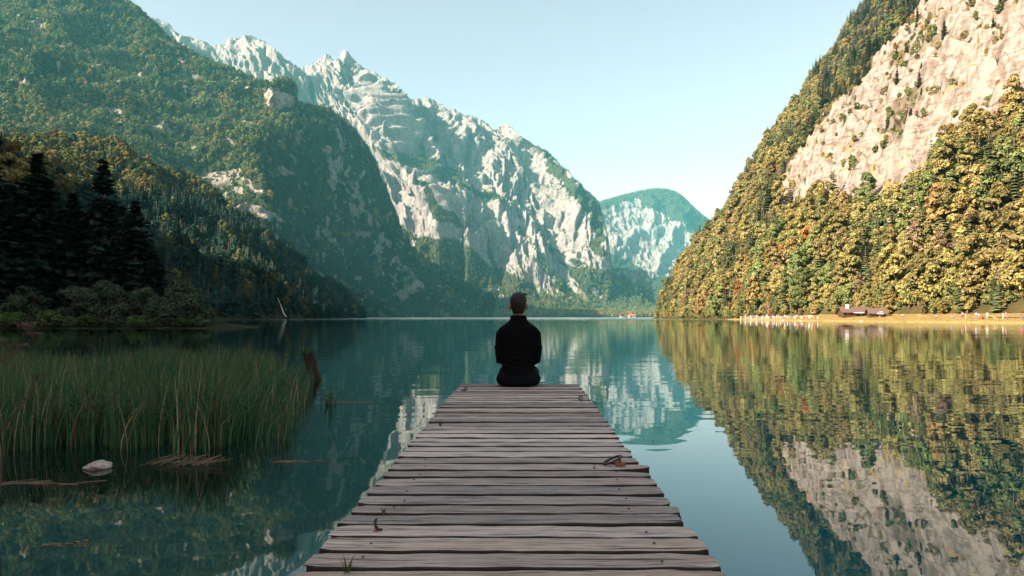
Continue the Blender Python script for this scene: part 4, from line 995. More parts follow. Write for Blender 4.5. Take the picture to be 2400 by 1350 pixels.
def near_conifer(rng, h, wid, base, whorls, per, card, gaps=0.0):
    cs, ns, sz = [], [], []
    limb = MB()
    for k in range(whorls):
        t = (k + rng.random() * 0.7) / whorls; z = base + (h - base) * t
        if gaps and rng.random() < gaps and t < 0.8: continue
        rad = wid * max(0.03, (1 - t)) ** 0.8 * (0.75 + 0.45 * rng.random()); off = rng.random() * 6.28
        for j in range(per):
            a = off + 6.283 * (j + 0.6 * rng.random()) / per; ln = rad * (0.6 + 0.55 * rng.random()); ca, sa = math.cos(a), math.sin(a)
            dz = -0.28 * ln * (0.5 + 0.8 * rng.random())
            m = max(3, int(ln / card * 2.6))
            u = rng.random(m) ** 0.75; side = (rng.random(m) - 0.5) * 2 * ln * 0.20 * np.sin(np.pi * np.clip(u * 0.9 + 0.05, 0, 1))
            x = ca * ln * u - sa * side; yy = sa * ln * u + ca * side; zz = z + dz * u ** 1.4 + 0.10 * ln * u - np.abs(side) * 0.35 - rng.random(m) * card * 0.5
            cs.append(np.stack([x, yy, zz], -1)); ns.append(np.stack([0.3 * ca + 0 * u, 0.3 * sa + 0 * u, 0.9 + 0 * u], -1) + rng.normal(size=(m, 3)) * 0.35)
            if j % 2 == 0: limb.tube([(0, 0, z), (ca * ln * .6, sa * ln * .6, z + dz * .4)], [0.05, 0.015], 3, 0, False)
    v, f = cards(np.concatenate(cs), np.concatenate(ns), card, rng, 1.3)
    return mesh_from('crown', v, f, [LF['dark']]), limb
near_kinds = []
for i, (h_, w_, b_, nw, pr, gp) in enumerate([(24, 5.2, 1.0, 34, 9, 0.0), (21, 3.6, 3.5, 26, 7, 0.25), (18, 4.4, 1.0, 28, 9, 0.05)]):
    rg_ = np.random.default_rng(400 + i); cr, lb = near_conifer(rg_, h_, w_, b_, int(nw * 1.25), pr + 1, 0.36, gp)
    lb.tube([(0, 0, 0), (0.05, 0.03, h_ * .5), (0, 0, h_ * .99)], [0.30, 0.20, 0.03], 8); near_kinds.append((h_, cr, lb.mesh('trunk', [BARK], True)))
def bank_z(x, y):
    i = int(np.clip(np.searchsorted(yv_, y), 0, 109)); j = int(np.clip(np.searchsorted(xs_, x), 0, 109)); return float(Zk[i, j])
def near_tree(kind, px, d, top_py, label, wide=1.0):
    h_, cr, tr = near_kinds[kind]; x = (px - 1200) / F * d; z0 = bank_z(x, d) - 0.1
    top = CZ + (HZ - top_py) / F * d; s = (top - z0) / h_
    t = empty('conifer_tree', (x, d, z0), R.random() * 6.28); t.scale = (s * wide, s * wide, s); tag(t, label, 'tree', 'dark conifers on the left shore')
    link('crown', cr, t); link('trunk', tr, t)
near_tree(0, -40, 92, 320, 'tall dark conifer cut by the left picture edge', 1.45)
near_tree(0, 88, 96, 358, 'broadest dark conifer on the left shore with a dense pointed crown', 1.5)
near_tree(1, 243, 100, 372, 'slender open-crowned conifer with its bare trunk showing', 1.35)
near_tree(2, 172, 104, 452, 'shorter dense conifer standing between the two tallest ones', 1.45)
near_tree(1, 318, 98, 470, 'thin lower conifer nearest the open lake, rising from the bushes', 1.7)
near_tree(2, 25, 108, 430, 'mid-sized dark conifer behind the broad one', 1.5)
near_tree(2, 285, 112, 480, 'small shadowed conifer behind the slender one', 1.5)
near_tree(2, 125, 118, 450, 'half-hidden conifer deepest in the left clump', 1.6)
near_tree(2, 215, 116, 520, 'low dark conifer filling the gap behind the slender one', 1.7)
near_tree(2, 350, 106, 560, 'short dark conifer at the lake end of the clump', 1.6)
def bush_mesh(seed, wid, h, n, card, leaf):
    rng = np.random.default_rng(seed); v, f = crown_broad(rng, h, wid, 0.0, 16, n, card); v[:, 2] = np.maximum(v[:, 2], 0.02)
    st = MB()
    for k in range(7):
        a = rng.random() * 6.28; ln = wid * (0.4 + 0.4 * rng.random()); st.tube([(0.1 * math.cos(a), 0.1 * math.sin(a), 0), (math.cos(a) * ln * .5, math.sin(a) * ln * .5, h * .45), (math.cos(a) * ln, math.sin(a) * ln, h * .8)], [0.06, 0.04, 0.012], 5, 0, False)
    return mesh_from('crown', v, f, [LF[leaf]]), st.mesh('stem', [BARK], True)
bushes = [bush_mesh(500, 3.4, 5.2, 300, 0.15, 'willow'), bush_mesh(501, 3.6, 4.6, 300, 0.15, 'willow'), bush_mesh(502, 1.5, 1.7, 130, 0.13, 'herb'), bush_mesh(503, 1.3, 1.2, 130, 0.11, 'willow')]
def bush(kind, px, d, s, label, wide=1.0, name='willow_bush', grp='grey-green bushes on the left bank'):
    cr, st = bushes[kind]; x = (px - 1200) / F * d
    t = empty(name, (x, d, max(0.0, bank_z(x, d)) - 0.08), R.random() * 6.28); t.scale = (s * wide, s * wide, s); tag(t, label, 'bush', grp); link('crown', cr, t); link('stem', st, t)
bush(0, 250, 89, 1.0, 'tall grey-green willow bush in front of the slender conifer', 1.15)
bush(1, 345, 90, 0.9, 'middle grey-green willow bush between two others on the bank', 1.0)
bush(1, 435, 87, 1.12, 'rounded willow bush overhanging the water at the tip of the bank', 1.12)
bush(0, 170, 94, 0.85, 'dim willow bush at the foot of the dense conifers', 1.1)
bush(1, 60, 90, 0.95, 'grey-green bush at the left under the broadest conifer', 1.0)
for i, (px, d, s, kd, lb) in enumerate([(20, 84, 1.0, 2, 'low green herb clump at the left end of the bank'), (70, 84.5, 0.9, 3, 'greyish low clump by the water at the left'), (115, 84, 1.15, 2, 'bright green low clump at the water edge'),
                             (160, 84, 0.95, 3, 'dim grey-green low clump beside the bright green one'), (205, 84, 0.9, 2, 'dark low clump under the tall willow bush'), (265, 84, 0.9, 3, 'pale fringe of sedge under the willow bushes'), (320, 84, 0.8, 2, 'small green clump below the middle willow bush'), (375, 84.5, 0.85, 3, 'grey-green low clump near the tip of the bank'), (470, 85, 0.9, 3, 'low clump under the rounded willow bush at the tip'), (425, 84, 0.7, 2, 'small green clump at the water below the rounded willow bush')]):
    bush(kd, px, d, s, lb, 1.3, 'low_bush', 'low clumps along the left water edge')

# ------------------------------------------------------------------ reed bed in the shallows
def reed_mat():
    m, nt = mat('reed_blades'); isl = N(nt, 'ShaderNodeNewGeometry').outputs['Random Per Island']
    c = ramp(nt, isl, [(0.0, (0.012, 0.055, 0.022)), (0.50, (0.036, 0.125, 0.050)), (0.82, (0.085, 0.185, 0.075)), (0.86, (0.16, 0.08, 0.035)), (0.93, (0.26, 0.19, 0.09)), (1.0, (0.38, 0.35, 0.23))])
    d = N(nt, 'ShaderNodeBsdfPrincipled'); L(nt, c, d.inputs['Base Color']); d.inputs['Roughness'].default_value = 0.55; d.inputs['Specular IOR Level'].default_value = 0.25
    t = N(nt, 'ShaderNodeBsdfTranslucent'); L(nt, c, t.inputs[0]); mx = N(nt, 'ShaderNodeMixShader'); mx.inputs[0].default_value = 0.2
    L(nt, d.outputs[0], mx.inputs[1]); L(nt, t.outputs[0], mx.inputs[2]); o = N(nt, 'ShaderNodeOutputMaterial'); L(nt, mx.outputs[0], o.inputs[0]); return m
REED = reed_mat()
def blades(base, ht, lean_dir, lean, width, rng, seg=4):
    n = len(base); vs = np.zeros((n, seg + 1, 2, 3))
    kink = rng.random(n) < 0.16
    for i in range(seg + 1):
        t = i / seg; l = lean * t * t
        l = l + np.where(kink & (t > 0.6), (t - 0.6) * 1.4, 0.0)
        z = ht * (t - 0.30 * lean * t * t) - np.where(kink & (t > 0.7), ht * (t - 0.7) * 1.1, 0.0)
        c = base + np.stack([np.cos(lean_dir) * l * ht, np.sin(lean_dir) * l * ht, z], -1)
        w = width * (1 - 0.9 * t ** 2); sd = np.stack([-np.sin(lean_dir + 0.6), np.cos(lean_dir + 0.6), 0 * w], -1)
        sd[:, 0] = np.abs(sd[:, 0]) + 0.35; sd /= np.linalg.norm(sd, axis=1, keepdims=True)
        vs[:, i, 0] = c - sd * w[:, None]; vs[:, i, 1] = c + sd * w[:, None]
    idx = np.arange(n)[:, None] * (2 * (seg + 1)); f = [idx + np.array([[2 * i, 2 * i + 1, 2 * i + 3, 2 * i + 2]]) for i in range(seg)]
    return vs.reshape(-1, 3), np.concatenate(f, 0)
rr = np.random.default_rng(77)
nb_ = 46000; d_ = 6.9 + 8.6 * rr.random(nb_) ** 1.15
right_px = np.interp(d_, [6.9, 8.0, 10, 13, 15.5], [640, 690, 715, 735, 640]); right_x = (right_px - 1200) / F * d_
xr = -0.80 * d_ - 1.2 + rr.random(nb_) * (right_x + 0.80 * d_ + 1.2)
pp = np.stack([xr, d_, 0 * d_], -1)
clump = fbm(pp / 0.55, 3, 181); patchy = fbm(pp / 2.2, 2, 182)
front = d_ - (7.15 + 0.55 * fbm(np.stack([xr / 0.7, 0 * xr, 0 * xr], -1), 2, 183))
edge_r = (right_x + 0.35 * fbm(np.stack([d_ / 0.6, 0 * d_, 0 * d_], -1), 2, 184)) - xr
ok = (clump + 0.55 * patchy + 0.5 * rr.random(nb_) > 0.10) & (front > 0) & (edge_r > 0)
ok &= ~((rr.random(nb_) < 0.72) & (front < 0.5)) & ~((rr.random(nb_) < 0.7) & (edge_r < 0.6))
pp = pp[ok]; nb_ = len(pp)
hts = (0.42 + 0.42 * rr.random(nb_) ** 0.8 + 0.30 * clump[ok] + 0.22 * patchy[ok]) * np.clip(0.80 + edge_r[ok] * 0.25, 0.7, 1.0)
v, f = blades(pp + np.array([0, 0, -0.06]), hts, rr.random(nb_) * 6.28, 0.06 + 0.46 * rr.random(nb_) ** 2.0, 0.0030 + 0.0036 * rr.random(nb_), rr)
o = link('reeds', mesh_from('reeds', v, f, [REED])); tag(o, 'bed of green rushes standing in the shallow water', None, None, 'stuff')
print('reeds', nb_)
# ------------------------------------------------------------------ stone, old posts, floating bits
def on_water(px, py): d = CZ * F / (py - HZ); return Vector(((px - 1200) / F * d, d, 0))
def stone_mat():
    m, nt = mat('pale_stone'); tc = N(nt, 'ShaderNodeTexCoord').outputs['Object']; n = noise_n(nt, tc, 14, 5, 0.65); n2 = noise_n(nt, tc, 60, 3)
    c = mixc(nt, ramp(nt, n, [(0.35, 0), (0.65, 1)]), (0.26, 0.225, 0.20), (0.44, 0.39, 0.345)); c = mixc(nt, ramp(nt, n2, [(0.28, 0.8), (0.40, 0)]), c, (0.07, 0.065, 0.06))
    principled(nt, c, 0.85, 0.2, bump(nt, n2, 0.6, 0.01)); return m
bm = bmesh.new(); bmesh.ops.create_icosphere(bm, subdivisions=5, radius=1.0)
co = np.array([v.co for v in bm.verts]); dd = 1 + fbm(co * 1.1 + 4, 4, 191) * 0.35 + fbm(co * 4, 3, 192) * 0.06
for v_, k in zip(bm.verts, dd):
    v_.co *= k; v_.co.x *= 0.118; v_.co.y *= 0.085; v_.co.z *= 0.050
    if v_.co.z > 0.06: v_.co.z = 0.06 + (v_.co.z - 0.06) * 0.4
me = bpy.data.meshes.new('stone'); bm.to_mesh(me); bm.free(); me.materials.append(stone_mat()); me.polygons.foreach_set('use_smooth', np.ones(len(me.polygons), dtype=bool))
o = link('stone', me, None, on_water(215, 1103) + Vector((0, 0.1, 0.018))); o.rotation_euler = (0, 0, 0.2); tag(o, 'pale grey stone breaking the water surface in front of the rushes', 'stone')
ROT = simple_mat('rotten_wood', (0.030, 0.024, 0.020), 0.9, 0.1, 0.6, 14, 0.9); ROT2 = simple_mat('red_rot', (0.07, 0.028, 0.017), 0.9, 0.1, 0.5, 14, 0.6)
def old_post(px, py, h_, r0, lean, label, tufts):
    p = on_water(px, py); rg_ = np.random.default_rng(int(px)); t = empty('old_post', p); tag(t, label, 'post')
    n = 18; rows_ = 12; vs = []
    for i in range(rows_):
        z = -0.5 + (h_ + 0.5) * i / (rows_ - 1)
        for k in range(n):
            a = 6.283 * k / n; rad = r0 * (1 + 0.22 * math.sin(3 * a + 1) + 0.12 * math.sin(7 * a) + 0.08 * rg_.normal()) * (1.05 - 0.15 * i / rows_)
            vs.append((math.cos(a) * rad + lean * z, math.sin(a) * rad, z + (0.05 * rg_.normal() if i == rows_ - 1 else 0)))
    fs = [(i * n + k, i * n + (k + 1) % n, (i + 1) * n + (k + 1) % n, (i + 1) * n + k) for i in range(rows_ - 1) for k in range(n)] + [tuple((rows_ - 1) * n + k for k in range(n))]
    mi = [1 if (k in (0, 1, 17) and 4 <= i <= 7) else 0 for i in range(rows_ - 1) for k in range(n)] + [0]
    link('stake', mesh_from('stake', vs, fs, [ROT, ROT2], False, mi), t)
    nn = tufts; a = rg_.random(nn) * 6.28; rad = r0 * rg_.random(nn) ** 0.5; bs = np.stack([np.cos(a) * rad + lean * h_, np.sin(a) * rad, 0 * a + h_ - 0.03], -1)
    v, f = blades(bs, 0.10 + 0.16 * rg_.random(nn), rg_.random(nn) * 6.28, 0.3 + 0.9 * rg_.random(nn), 0.003 + 0.002 * rg_.random(nn), rg_); link('grass', mesh_from('grass', v, f, [REED]), t)
    nn = 60; a = rg_.random(nn) * 6.28; bs = np.stack([np.cos(a) * r0 * 1.1, np.sin(a) * r0 * 1.1, 0 * a], -1); v, f = blades(bs, 0.06 + 0.1 * rg_.random(nn), rg_.random(nn) * 6.28, 0.5 + 0.5 * rg_.random(nn), 0.004 + 0.003 * rg_.random(nn), rg_)
    link('moss', mesh_from('moss', v, f, [LF['herb']]), t)
old_post(738, 888, 0.60, 0.11, -0.30, 'dark rotten post leaning at the lake side of the rushes, grass on top', 90)
old_post(321, 893, 0.52, 0.10, 0.05, 'short dark stump standing among the rushes', 40)
STRAW = simple_mat('dry_straw', (0.20, 0.16, 0.10), 0.8, 0.2, 0.4, 20)
def straws(name, px, py, n, spread, ln, label, cat, ang=0.1, flat=True, thick=0.0021, material=None):
    p = on_water(px, py); rg_ = np.random.default_rng(int(px * 3 + py)); mb = MB()
    for k in range(n):
        x, y_ = (rg_.random() - .5) * 2 * spread[0], (rg_.random() - .5) * 2 * spread[1]; a = ang + rg_.normal() * 0.35; l = ln * (0.4 + 0.9 * rg_.random()); up = 0 if flat else rg_.random() * 0.10
        mb.tube([(x - math.cos(a) * l / 2, y_ - math.sin(a) * l / 2, 0.004), (x, y_, 0.006 + up * .6), (x + math.cos(a) * l / 2, y_ + math.sin(a) * l / 2, 0.004 + up)], thick * (0.6 + 0.8 * rg_.random()), 4, 0, False)
    o = mb.build(name, material or STRAW, None, False, p); tag(o, label, cat); return o
straws('straw_heap', 440, 1088, 46, (0.30, 0.08), 0.22, 'heap of broken dry stems floating at the front of the rushes', 'straw', 0.15, False)
straws('straw_streak', 705, 1083, 26, (0.22, 0.05), 0.10, 'pale streak of floating stems right of the rushes', 'straw', 0.0)
straws('straw_line', 90, 1133, 9, (0.45, 0.03), 0.35, 'line of straw drifting left of the pale stone', 'straw', 0.22)
straws('floating_flecks', 150, 1278, 60, (0.16, 0.035), 0.016, 'drifting line of pale flecks near the bottom left', 'flecks', 0.25)
straws('straw_drift', 820, 943, 14, (0.35, 0.1), 0.35, 'thin stems floating beyond the rushes near the sedge tuft', 'straw', 0.0)
LEAFR = simple_mat('fallen_leaf', (0.42, 0.15, 0.05), 0.6, 0.3, 0.3, 30)
for (px, py, lb) in ((203, 1268, 'orange fallen leaf floating at the end of the fleck line'), (182, 1271, 'small reddish leaf floating beside the orange leaf')):
    mb = MB(); mb.add([(-.018, 0, .004), (-.006, -.008, .006), (.010, -.007, .005), (.020, 0, .008), (.010, .007, .005), (-.006, .008, .006)], [(0, 1, 2, 3, 4, 5)]); o = mb.build('fallen_leaf', LEAFR, None, False, on_water(px, py)); tag(o, lb, 'leaf')
tuft(768, 945, 26, 0.42, 'sparse sedge tuft rising from open water right of the old post', 'sedge_tuft', False, on_water(772, 950))
# dried umbel plants at the left edge
UMB = simple_mat('dry_umbel', (0.13, 0.085, 0.065), 0.9, 0.1, 0.4, 40); STEM = simple_mat('dry_stem', (0.10, 0.065, 0.045), 0.8, 0.2, 0.3, 20)
def umbel(px0, py0, heads, d, label):
    rg_ = np.random.default_rng(int(px0 + py0 + 900)); b0 = P(px0, py0, d); t = empty('dried_umbel_plant', (b0[0], d, 0)); tag(t, label, 'plant')
    O = np.array([b0[0], d, 0]); stem = MB(); root = np.array([b0[0] - 0.05, d, -0.05]); stem.tube([root - O, b0 - O], [0.005, 0.004], 6)
    for (hx, hy, r_) in heads:
        hp = P(hx, hy, d + rg_.normal() * 0.08); mid = (b0 * 0.55 + hp * 0.45) + np.array([0, 0, -0.02]); stem.tube([b0 - O, mid - O, hp - O - np.array([0, 0, r_ * .6])], [0.0032, 0.0027, 0.0018], 5, 0, False)
        for k in range(16):
            a = rg_.random() * 6.28; q_ = hp + np.array([math.cos(a) * r_ * rg_.random() ** .5, math.sin(a) * r_ * rg_.random() ** .5, r_ * 0.3 * rg_.random()])
            stem.tube([hp - O - np.array([0, 0, r_ * .6]), q_ - O], 0.0014, 3, 0, False)
        um = MB(); cc = hp + np.stack([rg_.normal(size=110) * r_ * .55, rg_.normal(size=110) * r_ * .55, rg_.random(110) * r_ * .5], -1) - O
        v, f = cards(cc, rg_.normal(size=(110, 3)), 0.0055, rg_); tag(link('umbel', mesh_from('umbel', v, f, [UMB]), t), None, None, None, 'stuff')
    stem.build('stem', STEM, t)
umbel(-12, 850, [(62, 765, .05), (30, 812, .035), (55, 812, .03), (78, 785, .03), (-6, 800, .04)], 3.9, 'dried brownish umbel plant at the left picture edge above the rushes')
umbel(10, 1000, [(100, 878, .012), (84, 884, .010), (50, 945, .008)], 4.6, 'thin dead stalk leaning across the front of the rushes at the left')
# ------------------------------------------------------------------ sunlit shore on the right: huts, landing stage, people, boat
def ground_R(x, y):
    d2 = (gR[..., 0] - x) ** 2 + (gR[..., 1] - y) ** 2; k = np.unravel_index(np.argmin(d2), d2.shape); return float(gR[k][2])
ROOF = simple_mat('shingle_roof', (0.12, 0.085, 0.075), 0.85, 0.15, 0.35, 3, 0.4); LOG = simple_mat('dark_log_wall', (0.075, 0.045, 0.030), 0.85, 0.1, 0.4, 3, 0.3)
PLAS = simple_mat('white_plaster', (0.70, 0.66, 0.60), 0.9, 0.1, 0.1, 2); GLAS = simple_mat('dark_window', (0.02, 0.025, 0.03), 0.15, 0.6, 0.2, 2); PALEW = simple_mat('pale_wood', (0.55, 0.47, 0.38), 0.8, 0.2, 0.2, 4)
WHITE = simple_mat('white_paint', (0.80, 0.78, 0.75), 0.5, 0.3, 0.05, 3); GREYW = simple_mat('grey_timber', (0.30, 0.26, 0.22), 0.85, 0.1, 0.3, 4); REDP = simple_mat('red_roof', (0.30, 0.11, 0.08), 0.8, 0.2, 0.2, 2)
def hut(x, y, w, dp, hw, hr, rz, label, chimney, name='lakeside_hut'):
    z = ground_R(x, y) - 0.15; t = empty(name, (x, y, z), rz); tag(t, label, 'hut', 'lakeside huts')
    mb = MB(); hx, hy = w / 2, dp / 2
    v = [(-hx, -hy, 0), (hx, -hy, 0), (hx, hy, 0), (-hx, hy, 0), (-hx, -hy, hw), (hx, -hy, hw), (hx, hy, hw), (-hx, hy, hw), (hx, 0, hw + hr * .92), (-hx, 0, hw + hr * .92)]
    mb.add(v, [(0, 1, 5, 4), (1, 2, 6, 8, 5), (2, 3, 7, 6), (3, 0, 4, 9, 7)]); mb.build('wall', LOG, t)
    o_ = 0.7; rf = None
    for sgn in (-1, 1):
        mb = MB(); th = 0.16; e = (hy + o_); drop = hr * o_ / hy
        mb.add([(-hx - o_, sgn * e, hw - drop), (hx + o_, sgn * e, hw - drop), (hx + o_, 0, hw + hr), (-hx - o_, 0, hw + hr), (-hx - o_, sgn * e, hw - drop + th), (hx + o_, sgn * e, hw - drop + th), (hx + o_, 0, hw + hr + th), (-hx - o_, 0, hw + hr + th)],
               [(0, 1, 2, 3), (4, 5, 6, 7), (0, 1, 5, 4), (1, 2, 6, 5), (0, 3, 7, 4)]); r_ = mb.build('roof', ROOF, t); rf = rf or r_
    if chimney: mb = MB(); mb.box((-hx * .55, -hy * .25, hw + hr * .9 + .35), (.9, .9, 1.5)); mb.build('chimney', PLAS, rf)
    mb = MB(); mb.box((hx * .35, -hy - .03, 0.95), (0.95, .10, 1.9)); dr = mb.build('door', PALEW, t)
    mb = MB(); mb.box((hx * .35 - .3, -hy - .11, 0.95), (.05, .06, .2)); mb.build('handle', IRON, dr)
    for fx in (-.6, -.15, .75):
        mb = MB(); mb.box((hx * fx, -hy - .02, 1.25), (1.0, .08, .8)); wn_ = mb.build('window', PALEW, t); mb = MB(); mb.box((hx * fx, -hy - .07, 1.25), (.8, .06, .62)); mb.build('pane', GLAS, wn_)
    for fy in (-.4, .4):
        mb = MB(); mb.box((hx + .02, hy * fy, 1.25), (.08, .9, .8)); wn_ = mb.build('window', PALEW, t); mb = MB(); mb.box((hx + .07, hy * fy, 1.25), (.06, .72, .62)); mb.build('pane', GLAS, wn_)
    mb = MB(); mb.box((hx * .1, -hy - 1.3, hw * .80), (w * .38, 2.3, .07), 0, 0, 0.12)
    aw = mb.build('awning', WHITE, t)
    return t
hx1 = (2000 - 1200) / F * 237
hut(hx1, 237, 8.4, 5.6, 1.75, 1.55, -0.12, 'longer dark log hut with a brown roof and white chimney on the far bank', True)
hut((2054 - 1200) / F * 223, 223, 4.6, 4.4, 1.55, 1.25, -0.25, 'smaller brown-roofed hut just right of the long one', False)
# people: a few poses, shared shapes, own clothes
def person_mesh(pose, seed):
    b = MB(); rg_ = np.random.default_rng(seed); w = 1.0
    if pose == 'sit':
        rings(b, [(0.02, 0, 0, .19, .15), (0.15, 0, 0, .19, .15), (0.40, 0, .02, .19, .13), (0.55, 0, .02, .17, .10), (0.60, 0, .02, .07, .07), (0.66, 0, .02, .06, .06)], 12); ball(b, (0, .03, .77), (.085, .10, .125), 8)
        for s in (-1, 1):
            b.tube([(s * .20, .02, .52), (s * .24, .05, .30), (s * .15, .28, .28)], [.055, .05, .035], 8); b.tube([(s * .10, .05, .10), (s * .16, .42, .38), (s * .14, .62, .06), (s * .14, .75, .04)], [.09, .075, .055, .04], 8)
    else:
        st = 0.16 if pose == 'walk' else 0.02
        rings(b, [(0.84, 0, 0, .16, .11), (0.95, 0, 0, .17, .12), (1.10, 0, 0, .155, .11), (1.32, 0, 0, .19, .12), (1.42, 0, 0, .18, .09), (1.48, 0, 0, .07, .06), (1.55, 0, 0, .06, .06)], 12); ball(b, (0, .015, 1.64), (.085, .10, .125), 8)
        for s in (-1, 1):
            b.tube([(s * .20, 0, 1.38), (s * .25, -.02 + s * st * .5, 1.10), (s * .24, .08 + s * st * .6, .86)], [.058, .048, .038], 8)
            b.tube([(s * .09, 0, .88), (s * .10, -s * st * .6, .48), (s * .10, -s * st * 1.3, .06), (s * .11, -s * st * 1.3 + .14, .04)], [.09, .065, .05, .04], 8)
    o = fuse('person_shape', b, SKIN, 0.035, 2); me = o.data; bpy.data.objects.remove(o)
    me.materials.clear()
    for m_ in (SKIN, WHITE, LOG, HAIR): me.materials.append(m_)
    hh = 0.60 if pose == 'sit' else 1.47; waist = 0.20 if pose == 'sit' else 0.92; mi = []
    for p_ in me.polygons:
        z = p_.center.z; ax = abs(p_.center.x)
        if z > hh: mi.append(3 if (z > hh + .17 or p_.center.y < -.02) else 0)
        elif z > waist and not (pose == 'sit' and p_.center.y > .32): mi.append(1)
        elif ax > .2 and pose != 'sit' and z < .9: mi.append(0)
        else: mi.append(2)
    me.polygons.foreach_set('material_index', np.array(mi, dtype=np.int32)); return me
PM = {'stand': person_mesh('stand', 1), 'walk': person_mesh('walk', 2), 'sit': person_mesh('sit', 3)}
CL = {n: simple_mat('cloth_' + n, c_, 0.9, 0.1, 0.1, 4) for n, c_ in (('white', (0.55, 0.54, 0.52)), ('red', (0.45, 0.07, 0.06)), ('blue', (0.10, 0.17, 0.36)), ('grey', (0.30, 0.30, 0.31)), ('pink', (0.60, 0.28, 0.28)), ('black', (0.03, 0.03, 0.035)), ('orange', (0.55, 0.24, 0.08)), ('beige', (0.5, 0.42, 0.32)))}
def shore_person(pose, x, y, z, shirt, legs, rz, label, group, s=1.0):
    o = link('person', PM[pose], None, (x, y, z)); o.rotation_euler = (0, 0, rz); o.scale = (s, s, s); tag(o, label, 'person', group)
    for k, m_ in ((1, CL[shirt]), (2, CL[legs])): o.material_slots[k].link = 'OBJECT'; o.material_slots[k].material = m_
    return o
PV = {'stand': 'standing', 'walk': 'walking', 'sit': 'sitting'}
spots = [(2075, 'beside the smaller hut', 'stand', 'white', 'blue'), (2115, 'alone on the meadow right of the huts', 'sit', 'white', 'black'), (2155, 'left of the lone meadow tree', 'sit', 'pink', 'grey'), (2195, 'right of the lone meadow tree', 'sit', 'beige', 'blue'), (2232, 'on the meadow short of the busy path', 'sit', 'grey', 'blue'),
         (2256, 'first in the busy stretch of meadow', 'stand', 'pink', 'black'), (2264, 'in front of a pink shirt on the meadow', 'stand', 'white', 'white'), (2273, 'behind the white pair on the meadow', 'sit', 'red', 'grey'), (2288, 'on the path in the meadow', 'stand', 'white', 'blue'), (2296, 'amid the meadow crowd', 'stand', 'grey', 'red'), (2303, 'right end of the meadow crowd', 'sit', 'red', 'black'),
         (2314, 'at the start of the pale path', 'stand', 'white', 'beige'), (2332, 'resting beside the pale path', 'sit', 'orange', 'grey'), (2351, 'halfway along the pale path', 'walk', 'white', 'white'), (2358, 'following the figure in white', 'walk', 'pink', 'grey'), (2394, 'at the right picture edge', 'stand', 'red', 'blue')]
for i, (px, where, pose, shc, lg) in enumerate(spots):
    d = float(np.interp(px, [2070, 2250, 2400], [222, 178, 160])) + (i % 3) * 1.5; x = (px - 1200) / F * d
    lb = f'{PV[pose]} person in {shc} top {where}' if shc != 'orange' else f'{PV[pose]} person in orange top {where}'
    shore_person(pose, x, d, ground_R(x, d) - 0.02, shc, lg, R.random() * 6.28, lb, 'people on the lakeside meadow', 1.0)
# pale path behind the people
pathx = np.linspace(0, 1, 30); pv_ = []
for t in pathx:
    px = 2310 + 200 * t; d = float(np.interp(px, [2070, 2250, 2400, 2600], [226, 182, 164, 142])) + 2
    x = (px - 1200) / F * d; z0 = ground_R(x, d)
    for o_ in (-0.8, 0.8): pv_.append((x + o_, d + o_ * .5, z0 + 0.10))
o = link('path', mesh_from('path', pv_, [(2 * i, 2 * i + 1, 2 * i + 3, 2 * i + 2) for i in range(29)], [simple_mat('gravel_path', (0.62, 0.57, 0.50), 0.95, 0.1, 0.15, 2)])); tag(o, 'pale gravel path across the meadow', None, None, 'structure')
# landing stage along the shore
ld = empty('landing_stage', (0, 0, 0)); tag(ld, 'long timber landing stage with pale posts in front of the woods', 'jetty')
A = P(1742, 745, 318); B = P(1925, 745, 246); A[2] = B[2] = 0.0
nrm = np.array([B[1] - A[1], -(B[0] - A[0]), 0]); nrm /= np.linalg.norm(nrm); nrm = nrm * (-1 if nrm[0] > 0 else 1)
for k in range(24):
    c0 = A + (B - A) * (k + .5) / 24; ln = np.linalg.norm(B - A) / 24
    mb = MB(); mb.box((c0[0], c0[1], 0.55), (2.4, ln * .97, 0.14), 0.0); mb.build('deck_board', GREYW, ld)
for k in range(13):
    c0 = A + (B - A) * k / 12 + nrm * 1.25; mb = MB(); mb.tube([(c0[0], c0[1], -1.0), (c0[0], c0[1], 1.75)], 0.17, 8); mb.build('post', PALEW, ld, True)
mb = MB()
for s in (0.95, 1.5): mb.tube([A + nrm * 1.05 + np.array([0, 0, s]), A * .45 + B * .55 + nrm * 1.05 + np.array([0, 0, s])], 0.05, 5)
mb.build('railing', PALEW, ld)
tk = P(1810, 745, 290); mb = MB(); mb.box((tk[0] + .3, tk[1], 1.5), (2.0, 2.6, 1.8)); kb = mb.build('ticket_booth', LOG, ld); mb = MB(); mb.box((tk[0] + .3, tk[1], 2.5), (2.9, 3.8, 0.14)); mb.build('roof', REDP, kb)
cols = ['white', 'white', 'pink', 'red', 'blue', 'grey', 'beige', 'white', 'orange', 'black']
lgs = ['blue', 'black', 'grey', 'beige', 'white']
for k in range(40):
    t = 0.03 + 0.95 * (k + R.random() * .7) / 40; c0 = A + (B - A) * t + nrm * (R.random() * 1.6 - .8); cc_ = R.choice(cols); lg = R.choice(lgs)
    pl = 'at the lake end of' if t < .25 else 'before the booth on' if t < .40 else 'past the booth on' if t < .62 else 'midway along' if t < .8 else 'at the huts end of'
    shore_person(R.choice(['stand', 'stand', 'walk']), c0[0], c0[1], 0.62, cc_, lg, R.random() * 6.28, f'person in {cc_} top and {lg} trousers {pl} the crowded landing stage', f'people queueing {pl} the landing stage', 0.94 + .12 * R.random())
